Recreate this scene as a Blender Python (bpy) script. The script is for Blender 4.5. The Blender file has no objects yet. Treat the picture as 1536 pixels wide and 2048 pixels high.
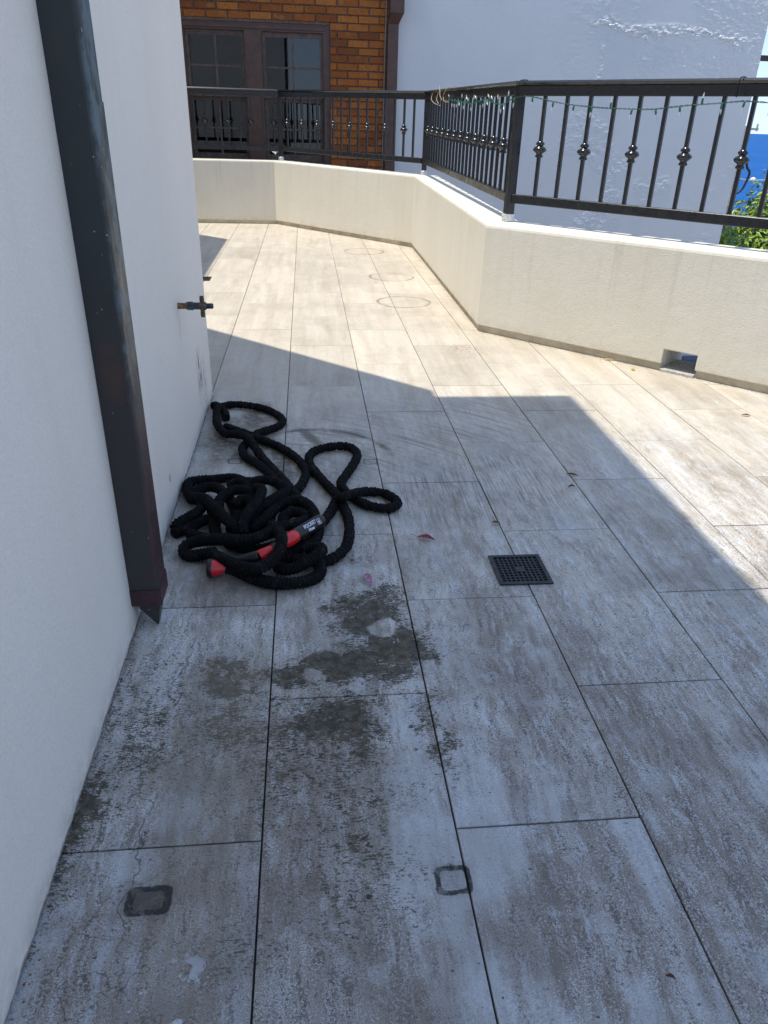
import bpy, bmesh, math, random
from mathutils import Vector, Matrix
random.seed(7)
R=math.radians
sc=bpy.context.scene
# ---------------------------------------------------------------- camera
cam_d=bpy.data.cameras.new('camera'); cam=bpy.data.objects.new('camera',cam_d); sc.collection.objects.link(cam)
cam_d.sensor_fit='VERTICAL'; cam_d.sensor_height=24.0; cam_d.lens=1484.25/2048*24.0
cam_d.clip_start=.02; cam_d.clip_end=20000
cr=Vector((0.99513424,-0.0949347,0.02636752)); cu=Vector((0.02099451,0.46577753,0.88465277)); cf=Vector((0.09626564,0.87979469,-0.46550428))
M=Matrix((cr,cu,-cf)).transposed().to_4x4(); M.translation=Vector((0.39076,0,0.98373)); cam.matrix_world=M
sc.camera=cam
# ---------------------------------------------------------------- world and sun
SUN_EL,SUN_AZ=74.0,3.0            # sun stands towards -X, a touch towards -Y
w=bpy.data.worlds.new('World'); sc.world=w; w.use_nodes=True
wn=w.node_tree; sky=wn.nodes.new('ShaderNodeTexSky'); sky.sky_type='NISHITA'; sky.sun_disc=False
sky.sun_elevation=R(SUN_EL); sky.sun_rotation=R(270-SUN_AZ); sky.air_density=1.0; sky.dust_density=0.; sky.ozone_density=1.3
wn.nodes['Background'].inputs[1].default_value=.15
tint=wn.nodes.new('ShaderNodeMix'); tint.data_type='RGBA'; tint.blend_type='MULTIPLY'; tint.inputs[0].default_value=1; tint.inputs[7].default_value=(1.25,1.54,2.08,1)
gm=wn.nodes.new('ShaderNodeGamma'); gm.inputs[1].default_value=.3      # evens the sky out from horizon to zenith
wn.links.new(sky.outputs[0],gm.inputs[0]); wn.links.new(gm.outputs[0],tint.inputs[6]); wn.links.new(tint.outputs[2],wn.nodes['Background'].inputs[0])
sd=bpy.data.lights.new('sun','SUN'); sd.energy=2.2; sd.angle=R(.53); sd.color=(1,.945,.83)
so=bpy.data.objects.new('sun',sd); sc.collection.objects.link(so)
sv=Vector((-math.cos(R(SUN_AZ))*math.cos(R(SUN_EL)),-math.sin(R(SUN_AZ))*math.cos(R(SUN_EL)),math.sin(R(SUN_EL))))
so.rotation_euler=sv.to_track_quat('Z','Y').to_euler(); so.location=(-3,0,12)
sc.view_settings.view_transform='Standard'; sc.view_settings.look='None'; sc.view_settings.gamma=1
sc.view_settings.exposure=1.25; sc.view_settings.use_curve_mapping=False
sc.cycles.max_bounces=6; sc.cycles.diffuse_bounces=3; sc.cycles.glossy_bounces=2; sc.cycles.transmission_bounces=4; sc.cycles.transparent_max_bounces=8
# ---------------------------------------------------------------- node helpers
class G:
    def __init__(s,name):
        s.mat=bpy.data.materials.new(name); s.mat.use_nodes=True; s.t=s.mat.node_tree
        s.b=s.t.nodes['Principled BSDF']; s.pos_=None; s.out=s.t.nodes['Material Output']
    def n(s,ty,**k):
        x=s.t.nodes.new(ty)
        for a,b in k.items(): setattr(x,a,b)
        return x
    def put(s,sock,v):
        if v is None: return
        if isinstance(v,bpy.types.NodeSocket): s.t.links.new(v,sock)
        else:
            if sock.type=='RGBA' and len(v)==3: v=(*v,1)
            sock.default_value=v
    def pos(s):
        if s.pos_ is None: s.pos_=s.n('ShaderNodeNewGeometry').outputs['Position']
        return s.pos_
    def obj(s): return s.n('ShaderNodeTexCoord').outputs['Object']
    def rnd(s): return s.n('ShaderNodeObjectInfo').outputs['Random']
    def m(s,op,a,b=None,c=None,clamp=False):
        x=s.n('ShaderNodeMath',operation=op,use_clamp=clamp)
        s.put(x.inputs[0],a); s.put(x.inputs[1],b); s.put(x.inputs[2],c); return x.outputs[0]
    def v(s,op,a,b=None):
        x=s.n('ShaderNodeVectorMath',operation=op); s.put(x.inputs[0],a); s.put(x.inputs[1],b)
        return x.outputs['Value'] if op in('LENGTH','DOT_PRODUCT','DISTANCE') else x.outputs[0]
    def xyz(s,v): 
        x=s.n('ShaderNodeSeparateXYZ'); s.put(x.inputs[0],v); return x.outputs
    def comb(s,a,b,c):
        x=s.n('ShaderNodeCombineXYZ'); s.put(x.inputs[0],a); s.put(x.inputs[1],b); s.put(x.inputs[2],c); return x.outputs[0]
    def noise(s,vec,scale=5,detail=3,rough=.5,dist=0,out=0):
        x=s.n('ShaderNodeTexNoise'); s.put(x.inputs['Vector'],vec); x.inputs['Scale'].default_value=scale
        x.inputs['Detail'].default_value=detail; x.inputs['Roughness'].default_value=rough; x.inputs['Distortion'].default_value=dist
        return x.outputs[out]
    def vor(s,vec,scale=5,feature='F1',out=0,rand=1):
        x=s.n('ShaderNodeTexVoronoi',feature=feature); s.put(x.inputs['Vector'],vec); x.inputs['Scale'].default_value=scale
        x.inputs['Randomness'].default_value=rand; return x.outputs[out]
    def mr(s,val,a,b,c=0.,d=1.,smooth=True):
        x=s.n('ShaderNodeMapRange',interpolation_type='SMOOTHSTEP' if smooth else 'LINEAR',clamp=True)
        for i,q in enumerate((val,a,b,c,d)): s.put(x.inputs[i],q)
        return x.outputs[0]
    def ramp(s,fac,stops):
        x=s.n('ShaderNodeValToRGB'); s.put(x.inputs[0],fac); e=x.color_ramp.elements
        while len(e)<len(stops): e.new(.5)
        for q,(p,c) in zip(e,stops): q.position=p; q.color=(*c,1)
        return x.outputs[0]
    def mix(s,fac,a,b,blend='MIX'):
        x=s.n('ShaderNodeMix',data_type='RGBA',blend_type=blend); s.put(x.inputs[0],fac); s.put(x.inputs[6],a); s.put(x.inputs[7],b); return x.outputs[2]
    def bump(s,h,strength=.3,dist=.01,normal=None):
        x=s.n('ShaderNodeBump'); x.inputs['Strength'].default_value=strength; x.inputs['Distance'].default_value=dist
        s.put(x.inputs['Height'],h); s.put(x.inputs['Normal'],normal); return x.outputs[0]
    def done(s,col=None,rough=None,normal=None,metal=None,spec=None):
        i=s.b.inputs
        s.put(i['Base Color'],col); s.put(i['Roughness'],rough); s.put(i['Normal'],normal); s.put(i['Metallic'],metal); s.put(i['Specular IOR Level'],spec)
        return s.mat
    def blob(s,x,y,cx,cy,rx,ry,soft=1.):
        a=s.m('MULTIPLY',s.m('SUBTRACT',x,cx),1/rx); b=s.m('MULTIPLY',s.m('SUBTRACT',y,cy),1/ry)
        d=s.m('SQRT',s.m('ADD',s.m('MULTIPLY',a,a),s.m('MULTIPLY',b,b)))
        return s.mr(d,1.,1-soft,0,1)
    def ring(s,x,y,cx,cy,rx,ry,wd,p=2):
        a=s.m('POWER',s.m('ABSOLUTE',s.m('MULTIPLY',s.m('SUBTRACT',x,cx),1/rx)),p); b=s.m('POWER',s.m('ABSOLUTE',s.m('MULTIPLY',s.m('SUBTRACT',y,cy),1/ry)),p)
        d=s.m('POWER',s.m('ADD',a,b),1./p)
        return s.mr(s.m('ABSOLUTE',s.m('SUBTRACT',d,1.)),wd,0.,0,1), d
def plain(name,col,rough=.5,spec=.5,metal=0,var=.12,scale=30,bump=0,bscale=200):
    g=G(name); p=g.pos(); nz=g.noise(p,scale,4,.6)
    c=g.mix(g.mr(nz,.3,.7),[q*(1-var) for q in col],[min(1,q*(1+var)) for q in col])
    return g.done(c,rough,g.bump(g.noise(p,bscale,3),bump,.004) if bump else None,metal,spec)
MT={}
# ---- floor tile: travertine look, veins along Y, grime, moss, drag marks
def floor_mat():
    g=G('travertine_tile'); p=g.pos(); rn=g.rnd(); X,Y,Z=g.xyz(p)
    def nc(vec,scale,detail,rough): return g.xyz(g.noise(vec,scale,detail,rough,0,1))
    off=g.comb(g.m('MULTIPLY',rn,37.3),g.m('MULTIPLY',rn,91.7),0.); q=g.v('ADD',p,off)
    l1,l2,l3=nc(p,3.1,4,.62); w1,w2,w3=nc(p,12,4,.6); b1,b2,b3=nc(p,62,3,.65); f1,f2,f3=nc(p,260,3,.75)
    q2=g.comb(g.m('ADD',g.xyz(q)[0],g.m('MULTIPLY',g.m('ADD',g.m('MULTIPLY',g.m('SUBTRACT',w3,.5),.4),g.m('MULTIPLY',g.m('SUBTRACT',l3,.5),.6)),.07)),g.xyz(q)[1],0.)
    s1,s2,s3=nc(g.v('MULTIPLY',q2,(15,1.1,1)),1,5,.64); e1,e2,e3=nc(g.v('MULTIPLY',q2,(75,13,1)),1,3,.65); h1,h2,h3=nc(g.v('MULTIPLY',p,(95,300,1)),1,4,.7)
    wx=g.m('ADD',X,g.m('MULTIPLY',g.m('SUBTRACT',w1,.5),.17)); wy=g.m('ADD',Y,g.m('MULTIPLY',g.m('SUBTRACT',w2,.5),.24))
    jx=g.m('ADD',X,g.m('MULTIPLY',g.m('SUBTRACT',b1,.5),.007)); jy=g.m('ADD',Y,g.m('MULTIPLY',g.m('SUBTRACT',b2,.5),.007))
    # paler ramp far along the terrace, darker and more marked towards this end
    near_mix=g.mr(g.m('ADD',Y,g.m('MULTIPLY',g.m('SUBTRACT',l1,.5),1.6)),3.1,.75,0,1,False)
    cl=g.ramp(s1,[(.34,(.465,.395,.30)),(.46,(.525,.46,.365)),(.56,(.555,.49,.395)),(.68,(.60,.54,.445))])
    dt=g.ramp(s1,[(.36,(.26,.22,.185)),(.46,(.40,.355,.31)),(.54,(.48,.445,.40)),(.66,(.62,.595,.56))])
    c=g.mix(near_mix,cl,dt)
    kk=g.m('ADD',.12,g.m('MULTIPLY',near_mix,.50)); c=g.mix(g.m('MULTIPLY',g.mr(s3,.53,.66),kk),c,(.32,.255,.21)); c=g.mix(g.m('MULTIPLY',g.mr(s2,.56,.68),kk),c,(.42,.44,.47))
    vein=g.mr(g.m('ABSOLUTE',g.m('SUBTRACT',s2,.47)),.010,0.,0,1); c=g.mix(g.m('MULTIPLY',vein,g.m('MULTIPLY',g.mr(w3,.44,.6),g.m('ADD',.18,g.m('MULTIPLY',near_mix,.6)))),c,(.10,.085,.075))
    tv=g.m('ADD',.92,g.m('MULTIPLY',g.m('FRACT',g.m('MULTIPLY',rn,7.13)),.14)); c=g.mix(1.,c,g.comb(tv,tv,tv),'MULTIPLY')
    # pale flecks and etched scratches, tinted with painted-in sky reflection; dark pits
    k=g.m('ADD',.10,g.m('MULTIPLY',near_mix,.62))
    c=g.mix(g.m('MULTIPLY',g.mr(g.m('ADD',f1,g.m('MULTIPLY',g.m('SUBTRACT',e1,.5),.8)),.53,.61),k),c,(.68,.71,.74))
    c=g.mix(g.m('MULTIPLY',g.mr(e2,.57,.68),k),c,(.68,.715,.75))
    c=g.mix(g.m('MULTIPLY',g.mr(g.m('ADD',f2,g.m('MULTIPLY',g.m('SUBTRACT',e3,.5),.6)),.46,.37),g.m('ADD',.06,g.m('MULTIPLY',near_mix,.85))),c,(.060,.052,.047))
    w4=g.m('MULTIPLY',g.mr(g.m('ADD',Y,g.m('MULTIPLY',g.m('SUBTRACT',l2,.5),1.2)),1.45,.5),.5); c=g.mix(w4,c,(.155,.125,.105))
    gn=g.m('ADD',1.,g.m('MULTIPLY',g.m('SUBTRACT',g.noise(p,520,2,.8),.5),g.m('ADD',.25,g.m('MULTIPLY',near_mix,2.3)))); c=g.mix(1.,c,g.comb(gn,gn,gn),'MULTIPLY')
    # larger grime clouds and brown film
    gr=g.m('MULTIPLY',g.mr(g.m('ADD',l2,g.m('MULTIPLY',g.m('SUBTRACT',w2,.5),.5)),.42,.66),g.m('ADD',.16,g.m('MULTIPLY',near_mix,.42))); c=g.mix(gr,c,(.165,.130,.10))
    # dashes of dirt held in the relief
    c=g.mix(g.m('MULTIPLY',g.mr(h2,.62,.68),g.mr(g.m('ADD',l3,g.m('MULTIPLY',g.m('SUBTRACT',w1,.5),.8)),.46,.62,.10,.8)),c,(.085,.07,.06))
    # flaked pale chips low left and here and there
    chip=g.m('MULTIPLY',g.mr(g.m('ADD',w1,g.m('MULTIPLY',g.m('SUBTRACT',b3,.5),.35)),.60,.63),g.m('MAXIMUM',g.blob(X,Y,.20,.50,.13,.17,.6),g.m('MULTIPLY',near_mix,.22))); c=g.mix(g.m('MULTIPLY',chip,.8),c,(.60,.64,.70))
    c=g.mix(g.m('MULTIPLY',g.mr(g.m('ADD',l3,g.m('MULTIPLY',g.m('SUBTRACT',s2,.5),.7)),.50,.66),g.m('MULTIPLY',near_mix,.42)),c,(.60,.62,.64))
    # curved scrub strokes round the hose corner, straight ones beyond
    dx=g.m('SUBTRACT',X,.05); dy=g.m('SUBTRACT',Y,1.55); rr=g.m('SQRT',g.m('ADD',g.m('MULTIPLY',dx,dx),g.m('MULTIPLY',dy,dy)))
    st=g.noise(g.comb(g.m('MULTIPLY',rr,135.),g.m('MULTIPLY',g.m('ARCTAN2',dy,dx),3.),0.),1,3,.6)
    sm=g.m('MAXIMUM',g.blob(X,Y,.62,2.35,.5,.55,.8),g.blob(X,Y,1.0,2.55,.5,.5,.8)); c=g.mix(g.m('MULTIPLY',g.mr(st,.50,.62),g.m('MULTIPLY',sm,.62)),c,(.15,.13,.115))
    sm2=g.m('MAXIMUM',g.blob(X,Y,.8,1.95,.27,.26,.6),g.blob(X,Y,1.02,2.05,.22,.34,.7)); c=g.mix(g.m('MULTIPLY',g.mr(g.noise(g.v('MULTIPLY',p,(185,7,1)),1,2,.6),.50,.62),g.m('MULTIPLY',sm2,.62)),c,(.14,.125,.11))
    c=g.mix(g.m('MULTIPLY',g.mr(g.noise(g.v('MULTIPLY',p,(70,105,1)),1,2,.6),.685,.72),g.m('ADD',.12,g.m('MULTIPLY',near_mix,.75))),c,(.05,.042,.036))
    # moss and mould, dissolving into grains
    ms=None
    for cx,cy,rx,ry,k_ in [(.51,1.37,.19,.24,1.2),(.56,1.23,.15,.20,1.2),(.46,1.20,.20,.14,1.1),(.33,1.18,.17,.11,.95),(.22,1.17,.15,.11,.86),(.24,1.03,.24,.22,.72),(.43,1.03,.22,.17,.95),(.45,.86,.24,.24,.62),(.02,.86,.055,.24,.9),(.11,.97,.14,.18,.62),(.015,1.15,.035,.4,.6),(.36,1.52,.16,.07,.7),(.02,.68,.045,.22,.55),(.61,1.0,.07,.35,.66),(.30,.62,.25,.2,.45),(.36,.98,.46,.55,.60),(.08,1.05,.17,.5,.62),(.45,.72,.30,.30,.56),(.40,1.62,.25,.14,.62)]:
        b=g.m('MULTIPLY',g.blob(wx,wy,cx,cy,rx,ry,1.),k_); ms=b if ms is None else g.m('MAXIMUM',ms,b)
    pat=g.m('ADD',g.m('MULTIPLY',h1,.46),g.m('ADD',g.m('MULTIPLY',f3,.26),g.m('MULTIPLY',g.m('ADD',b1,g.m('MULTIPLY',g.m('SUBTRACT',w3,.5),.7)),.28)))
    mo=g.mr(g.m('ADD',pat,g.m('MULTIPLY',ms,.29)),.652,.715)
    for cx,cy,rr_ in [(.541,1.311,.040),(.385,1.172,.026),(.315,1.30,.07),(.47,1.12,.022),(.62,1.17,.03)]: mo=g.m('MULTIPLY',mo,g.m('SUBTRACT',1.,g.blob(g.m('ADD',g.m('MULTIPLY',wx,.5),g.m('MULTIPLY',jx,.5)),g.m('ADD',g.m('MULTIPLY',wy,.5),g.m('MULTIPLY',jy,.5)),cx,cy,rr_*.85,rr_*1.05,.4)))
    mo=g.m('MULTIPLY',mo,g.m('SUBTRACT',1.,g.m('MULTIPLY',g.mr(g.m('ABSOLUTE',g.m('SUBTRACT',w3,.5)),.012,0.),g.mr(b2,.45,.6,0,.8))))
    mo=g.m('MULTIPLY',mo,g.mr(ms,.12,.3))
    c=g.mix(g.m('MULTIPLY',g.mr(ms,.25,1.),g.mr(g.m('ADD',w1,g.m('MULTIPLY',g.m('SUBTRACT',b3,.5),.5)),.42,.58,.05,.42)),c,(.135,.115,.075))
    c=g.mix(g.m('MULTIPLY',mo,.93),c,g.mix(g.mr(b3,.38,.62),(.036,.031,.021),(.105,.086,.056)))
    # brown wet film by the hose loop and its drag arcs
    we=g.m('MAXIMUM',g.m('MAXIMUM',g.blob(wx,wy,.11,2.42,.14,.32,.8),g.blob(wx,wy,.19,2.62,.09,.26,.8)),g.m('MAXIMUM',g.blob(wx,wy,.22,2.33,.10,.2,.8),g.m('MAXIMUM',g.blob(wx,wy,.30,2.20,.07,.24,.8),g.m('MULTIPLY',g.blob(wx,wy,.25,1.68,.30,.34,.6),.55))))
    we=g.m('MULTIPLY',we,g.mr(b3,.3,.55,.4,1)); c=g.mix(g.m('MULTIPLY',we,.9),c,(.088,.074,.045))
    a1,_=g.ring(jx,jy,.40,2.19,.27,.31,.075); a1=g.m('MULTIPLY',a1,g.m('MULTIPLY',g.mr(Y,2.2,2.3),g.mr(w2,.35,.6,.3,1))); c=g.mix(g.m('MULTIPLY',a1,.95),c,(.085,.07,.048))
    a2=g.blob(g.m('ADD',jx,g.m('MULTIPLY',Y,.42)),Y,1.41,2.43,.035,.12,.7); c=g.mix(g.m('MULTIPLY',a2,.85),c,(.10,.085,.055))
    # tide line of dried water by the wall
    tx=g.m('ADD',g.m('SUBTRACT',X,.115),g.m('ADD',g.m('MULTIPLY',g.m('SUBTRACT',w2,.5),.09),g.m('MULTIPLY',g.m('SUBTRACT',l1,.5),.16)))
    tl=g.m('MULTIPLY',g.mr(g.m('ABSOLUTE',tx),.0026,0.),g.m('MULTIPLY',g.mr(Y,1.38,1.28),g.mr(Y,.55,.7))); c=g.mix(g.m('MULTIPLY',tl,.8),c,(.075,.06,.05))
    fi=g.m('MULTIPLY',g.mr(tx,0.,.05),g.m('MULTIPLY',g.mr(tx,.24,.12),g.m('MULTIPLY',g.mr(Y,1.34,1.2),g.mr(Y,.4,.8)))); c=g.mix(g.m('MULTIPLY',fi,.45),c,(.20,.165,.115))
    ck=g.m('MULTIPLY',g.mr(g.m('ABSOLUTE',g.m('SUBTRACT',l3,g.m('ADD',.47,g.m('MULTIPLY',g.m('SUBTRACT',w1,.5),.25)))),.0035,0.),g.blob(X,Y,.10,.55,.22,.3,.5)); c=g.mix(g.m('MULTIPLY',ck,.75),c,(.06,.05,.042))
    # furniture foot marks: rust frames of a table's four feet, rings of three planters
    for cx,cy,hx,hy,k_,fill,wd in [(.149,.699,.026,.0185,.97,.62,.34),(.586,.698,.023,.020,.97,0.,.26),(.146,2.232,.021,.019,.75,0.,.22),(.583,2.212,.021,.019,.6,0.,.22)]:
        rg,d=g.ring(jx,jy,cx,cy,hx,hy,wd,5); rg=g.m('MULTIPLY',g.mr(rg,0.,.42),g.m('MULTIPLY',g.mr(f1,.25,.5,.6,1),g.mr(b3,.36,.52,.62,1)))
        hl=g.m('MULTIPLY',g.mr(d,1.75,.9),g.mr(w2,.4,.62,.05,.4)); c=g.mix(g.m('MULTIPLY',hl,k_),c,(.07,.058,.048))
        if fill: rg=g.m('MAXIMUM',rg,g.m('MULTIPLY',g.mr(d,1.15,.9),g.mr(b3,.3,.6,fill*.75,fill)))
        c=g.mix(g.m('MULTIPLY',rg,k_),c,(.010,.009,.008))
    for cx,cy,rx,ry,k_ in [(.875,6.62,.165,.165,.9),(.99,5.455,.155,.155,.8),(.98,4.63,.16,.16,.8)]:
        ux=g.m('ADD',X,g.m('MULTIPLY',g.m('SUBTRACT',w1,.5),.03)); uy=g.m('ADD',Y,g.m('MULTIPLY',g.m('SUBTRACT',w2,.5),.03))
        rg,d=g.ring(ux,uy,cx,cy,rx,ry,.10); rg=g.m('MULTIPLY',g.mr(rg,.1,.7),g.mr(w3,.36,.56,.25,1)); c=g.mix(g.m('MULTIPLY',rg,k_),c,(.22,.15,.10))
        c=g.mix(g.m('MULTIPLY',g.mr(d,1.,.9),.10),c,(.3,.24,.18))
    sp=g.m('MULTIPLY',g.blob(wx,wy,1.15,3.55,.14,.16,.9),g.mr(b1,.42,.6)); c=g.mix(g.m('MULTIPLY',sp,.65),c,(.20,.15,.11))
    sp=g.m('MULTIPLY',g.blob(wx,wy,1.07,4.15,.16,.5,.9),g.mr(h3,.42,.62)); c=g.mix(g.m('MULTIPLY',sp,.55),c,(.30,.24,.19))
    ro=g.m('ADD',.36,g.m('ADD',g.m('MULTIPLY',mo,.45),g.m('MULTIPLY',g.mr(f2,.35,.65),.25)))
    fb=g.noise(p,260,2,.7)
    return g.done(c,ro,g.bump(fb,.5,.003),None,.5)
MT['tile']=floor_mat()
def grout_mat():
    g=G('joint_grout'); p=g.pos(); Y=g.xyz(p)[1]; n=g.noise(p,30,4,.6)
    k=g.mr(g.m('ADD',Y,g.m('MULTIPLY',g.m('SUBTRACT',n,.5),2.5)),2.2,4.2,0,1)  # dark in the near joints, paler further along
    return g.done(g.mix(k,g.mix(g.mr(n,.3,.7),(.02,.018,.016),(.06,.052,.045)),g.mix(g.mr(n,.3,.7),(.20,.17,.14),(.34,.29,.24))),.9,None,None,.2)
MT['grout']=grout_mat()
def render_mat(name,base,warm,bs,bd,stain=None):
    g=G(name); p=g.pos(); X,Y,Z=g.xyz(p)
    big=g.noise(g.v('MULTIPLY',p,(1.2,1.2,.5)),1.6,6,.6); st=g.noise(g.v('MULTIPLY',p,(9,9,.8)),1,4,.6)
    c=g.mix(g.mr(big,.3,.7),base,warm); c=g.mix(g.m('MULTIPLY',g.mr(st,.55,.75),.18),c,[q*.86 for q in base])
    c=g.mix(g.m('MULTIPLY',g.mr(g.noise(p,170,3,.7),.42,.68),.16),c,[q*.72 for q in base])
    if stain: c=stain(g,c,p,X,Y,Z)
    h=g.m('ADD',g.noise(p,190,4,.7),g.m('MULTIPLY',g.noise(p,22,3,.5),.8))
    return g.done(c,.75,g.bump(h,bs,bd),None,.3)
def wall_stain_shade(g,c,p,X,Y,Z):
    # scuffs low down near the corner, rust below the tap, grey tide at the foot, dirty line painted for the shaded gap below
    s=g.noise(g.v('MULTIPLY',p,(1,95,16)),1,4,.65); k=g.m('MAXIMUM',g.blob(Y,Z,2.58,.175,.09,.13,.8),g.m('MULTIPLY',g.blob(Y,Z,2.68,.12,.07,.12,.9),.7))
    c=g.mix(g.m('MULTIPLY',g.mr(s,.50,.56),k),c,(.10,.065,.055))
    k=g.blob(Y,Z,2.575,.225,.012,.035,.5); c=g.mix(g.m('MULTIPLY',k,.85),c,(.06,.04,.04))
    k=g.m('MULTIPLY',g.blob(Y,Z,2.273,.40,.022,.10,.9),g.mr(g.noise(g.v('MULTIPLY',p,(1,60,10)),1,3),.35,.6)); c=g.mix(g.m('MULTIPLY',k,.45),c,(.48,.38,.26))
    k=g.m('MULTIPLY',g.blob(Y,Z,1.874,.112,.016,.020,.6),g.mr(g.noise(p,160,3,.7),.42,.55)); c=g.mix(g.m('MULTIPLY',k,.9),c,(.16,.12,.09))
    nf=g.noise(p,24,4,.65); f=g.m('MULTIPLY',g.mr(Z,.07,.0),g.mr(nf,.32,.65)); c=g.mix(g.m('MULTIPLY',f,.5),c,(.30,.26,.22)); c=g.mix(g.m('MULTIPLY',g.mr(g.m('ADD',Z,g.m('MULTIPLY',g.m('SUBTRACT',nf,.5),.03)),.014,.006),.8),c,(.07,.055,.045))
    d=g.mr(g.noise(g.v('MULTIPLY',p,(1,34,20)),1,3,.6),.735,.76); c=g.mix(g.m('MULTIPLY',d,.5),c,(.3,.2,.15))
    return c
MT['wall']=render_mat('white_render',(.82,.745,.65),(.855,.785,.695),.6,.004,wall_stain_shade)
def para_stain(g,c,p,X,Y,Z):
    f=g.m('MULTIPLY',g.mr(Z,.10,.03),g.mr(g.noise(p,16,4,.65),.35,.7)); c=g.mix(g.m('MULTIPLY',f,.4),c,(.45,.38,.27))
    dr=g.noise(g.v('MULTIPLY',p,(22,22,1.3)),1,4,.65); c=g.mix(g.m('MULTIPLY',g.mr(dr,.52,.72),g.mr(Z,.12,.52,.10,.30)),c,(.46,.42,.34))
    c=g.mix(g.mr(g.noise(p,2.3,5,.65),.52,.72,0,.22),c,(.56,.53,.46))
    return c
MT['parapet']=render_mat('cream_render',(.67,.625,.52),(.71,.67,.575),.6,.0035,para_stain)
MT['plinth']=plain('tan_plinth',(.50,.445,.335),.85,.2,0,.2,9,.4,120)  # tan strip, darker than the wall above
MT['concrete']=plain('rough_concrete',(.42,.41,.38),.9,.2,0,.3,90,.8,150)
def patch_stain(g,c,p,X,Y,Z): return c
def neigh_mat():
    g=G('painted_render'); p=g.pos(); c=g.mix(g.mr(g.noise(p,.9,5,.6),.3,.7),(.55,.555,.565),(.60,.60,.605))
    c=g.mix(g.mr(g.noise(g.v('MULTIPLY',p,(6,6,.7)),1,4,.6),.56,.76,0,.15),c,(.48,.49,.50))
    return g.done(c,.30,None,None,.5)
MT['neigh']=neigh_mat()
MT['black']=plain('black_gloss_paint',(.008,.0085,.010),.2,.6,0,.4,40,.04,90)
def rail_mat():
    g=G('weathered_black_paint'); p=g.pos(); n=g.noise(p,26,5,.7)
    c=g.mix(g.mr(n,.5,.8),(.008,.0085,.010),(.022,.021,.02)); c=g.mix(g.mr(g.noise(p,70,3,.6),.735,.75),c,(.30,.29,.28))
    return g.done(c,g.mr(n,.3,.7,.24,.45),g.bump(g.noise(p,160,2),.06,.003),None,.6)
MT['rail']=rail_mat()
MT['tape']=plain('crumpled_tape',(.55,.55,.56),.35,.5,.2,.2,60,.9,70)
def pipe_mat():
    g=G('painted_downpipe'); p=g.pos(); X,Y,Z=g.xyz(p)
    n=g.noise(p,14,5,.65); up=g.mr(g.m('ADD',Z,g.m('MULTIPLY',g.m('SUBTRACT',g.noise(g.v('MULTIPLY',p,(1,1,.6)),7,4,.6),.5),.35)),.45,.75)
    c=g.mix(up,(.034,.030,.029),(.023,.029,.029)); c=g.mix(g.m('MULTIPLY',g.mr(n,.52,.72),g.mr(Z,.6,.2,.08,.45)),c,(.075,.035,.035))
    # outer face mottled maroon low down, pale blue-green above
    e=g.mr(X,.058,.0675); e=g.m('MULTIPLY',e,g.mr(g.noise(g.v('MULTIPLY',p,(1,1,.5)),30,4,.7),.40,.6))
    c=g.mix(g.m('MULTIPLY',e,.5),c,g.mix(g.mr(Z,.4,.7),(.11,.018,.03),(.16,.23,.26)))
    k=g.m('MULTIPLY',g.blob(X,Z,.037,.58,.03,.085,.6),g.mr(n,.3,.6)); c=g.mix(g.m('MULTIPLY',k,.7),c,(.085,.035,.028))
    d=g.mr(g.vor(p,60,out=0),.10,.06); d=g.m('MULTIPLY',d,g.mr(g.noise(p,9,2),.52,.6)); c=g.mix(d,c,(.42,.46,.44))
    sp=g.mr(g.noise(g.v('MULTIPLY',p,(1,1,.35)),75,3,.6),.71,.74); c=g.mix(g.m('MULTIPLY',sp,.7),c,(.35,.42,.42))
    return g.done(c,g.mr(n,.3,.7,.42,.6),g.bump(g.noise(p,40,3),.15,.004),None,.5)
MT['pipe']=pipe_mat()
MT['maroon']=plain('maroon_paint',(.048,.018,.020),.42,.5,0,.4,30)
def hose_mat():
    g=G('black_woven_hose'); p=g.pos(); n=g.noise(p,60,4,.7)
    c=g.mix(g.mr(n,.5,.8),(.005,.005,.0055),(.028,.0265,.025)); c=g.mix(g.mr(g.noise(p,240,2,.6),.72,.76),c,(.25,.23,.2))
    return g.done(c,.8,None,None,.12)
MT['hose']=hose_mat()
MT['rubber']=plain('black_plastic',(.008,.008,.009),.38,.5,0,.3,60)
MT['red']=plain('red_plastic',(.62,.018,.02),.30,.5,0,.15,40)
MT['print']=plain('white_print',(.75,.78,.85),.5,.3,0,.05,80)
def rust_mat():
    g=G('rusty_pipe'); p=g.pos(); n=g.noise(p,120,5,.7)
    return g.done(g.ramp(n,[(.3,(.035,.018,.012)),(.5,(.16,.07,.025)),(.7,(.45,.26,.10))]),.8,g.bump(n,.6,.003))
MT['rust']=rust_mat()
MT['tap']=plain('dark_tap_metal',(.055,.062,.072),.42,.5,.5,.5,90,.3,160)
MT['brass']=plain('dull_brass',(.13,.10,.065),.45,.5,.6,.35,90)
MT['iron']=plain('dark_cast_grate',(.030,.032,.036),.5,.5,.4,.35,50,.3,150)
MT['pit_shade']=plain('drain_dark',(.008,.008,.008),.9,.1)
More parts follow.
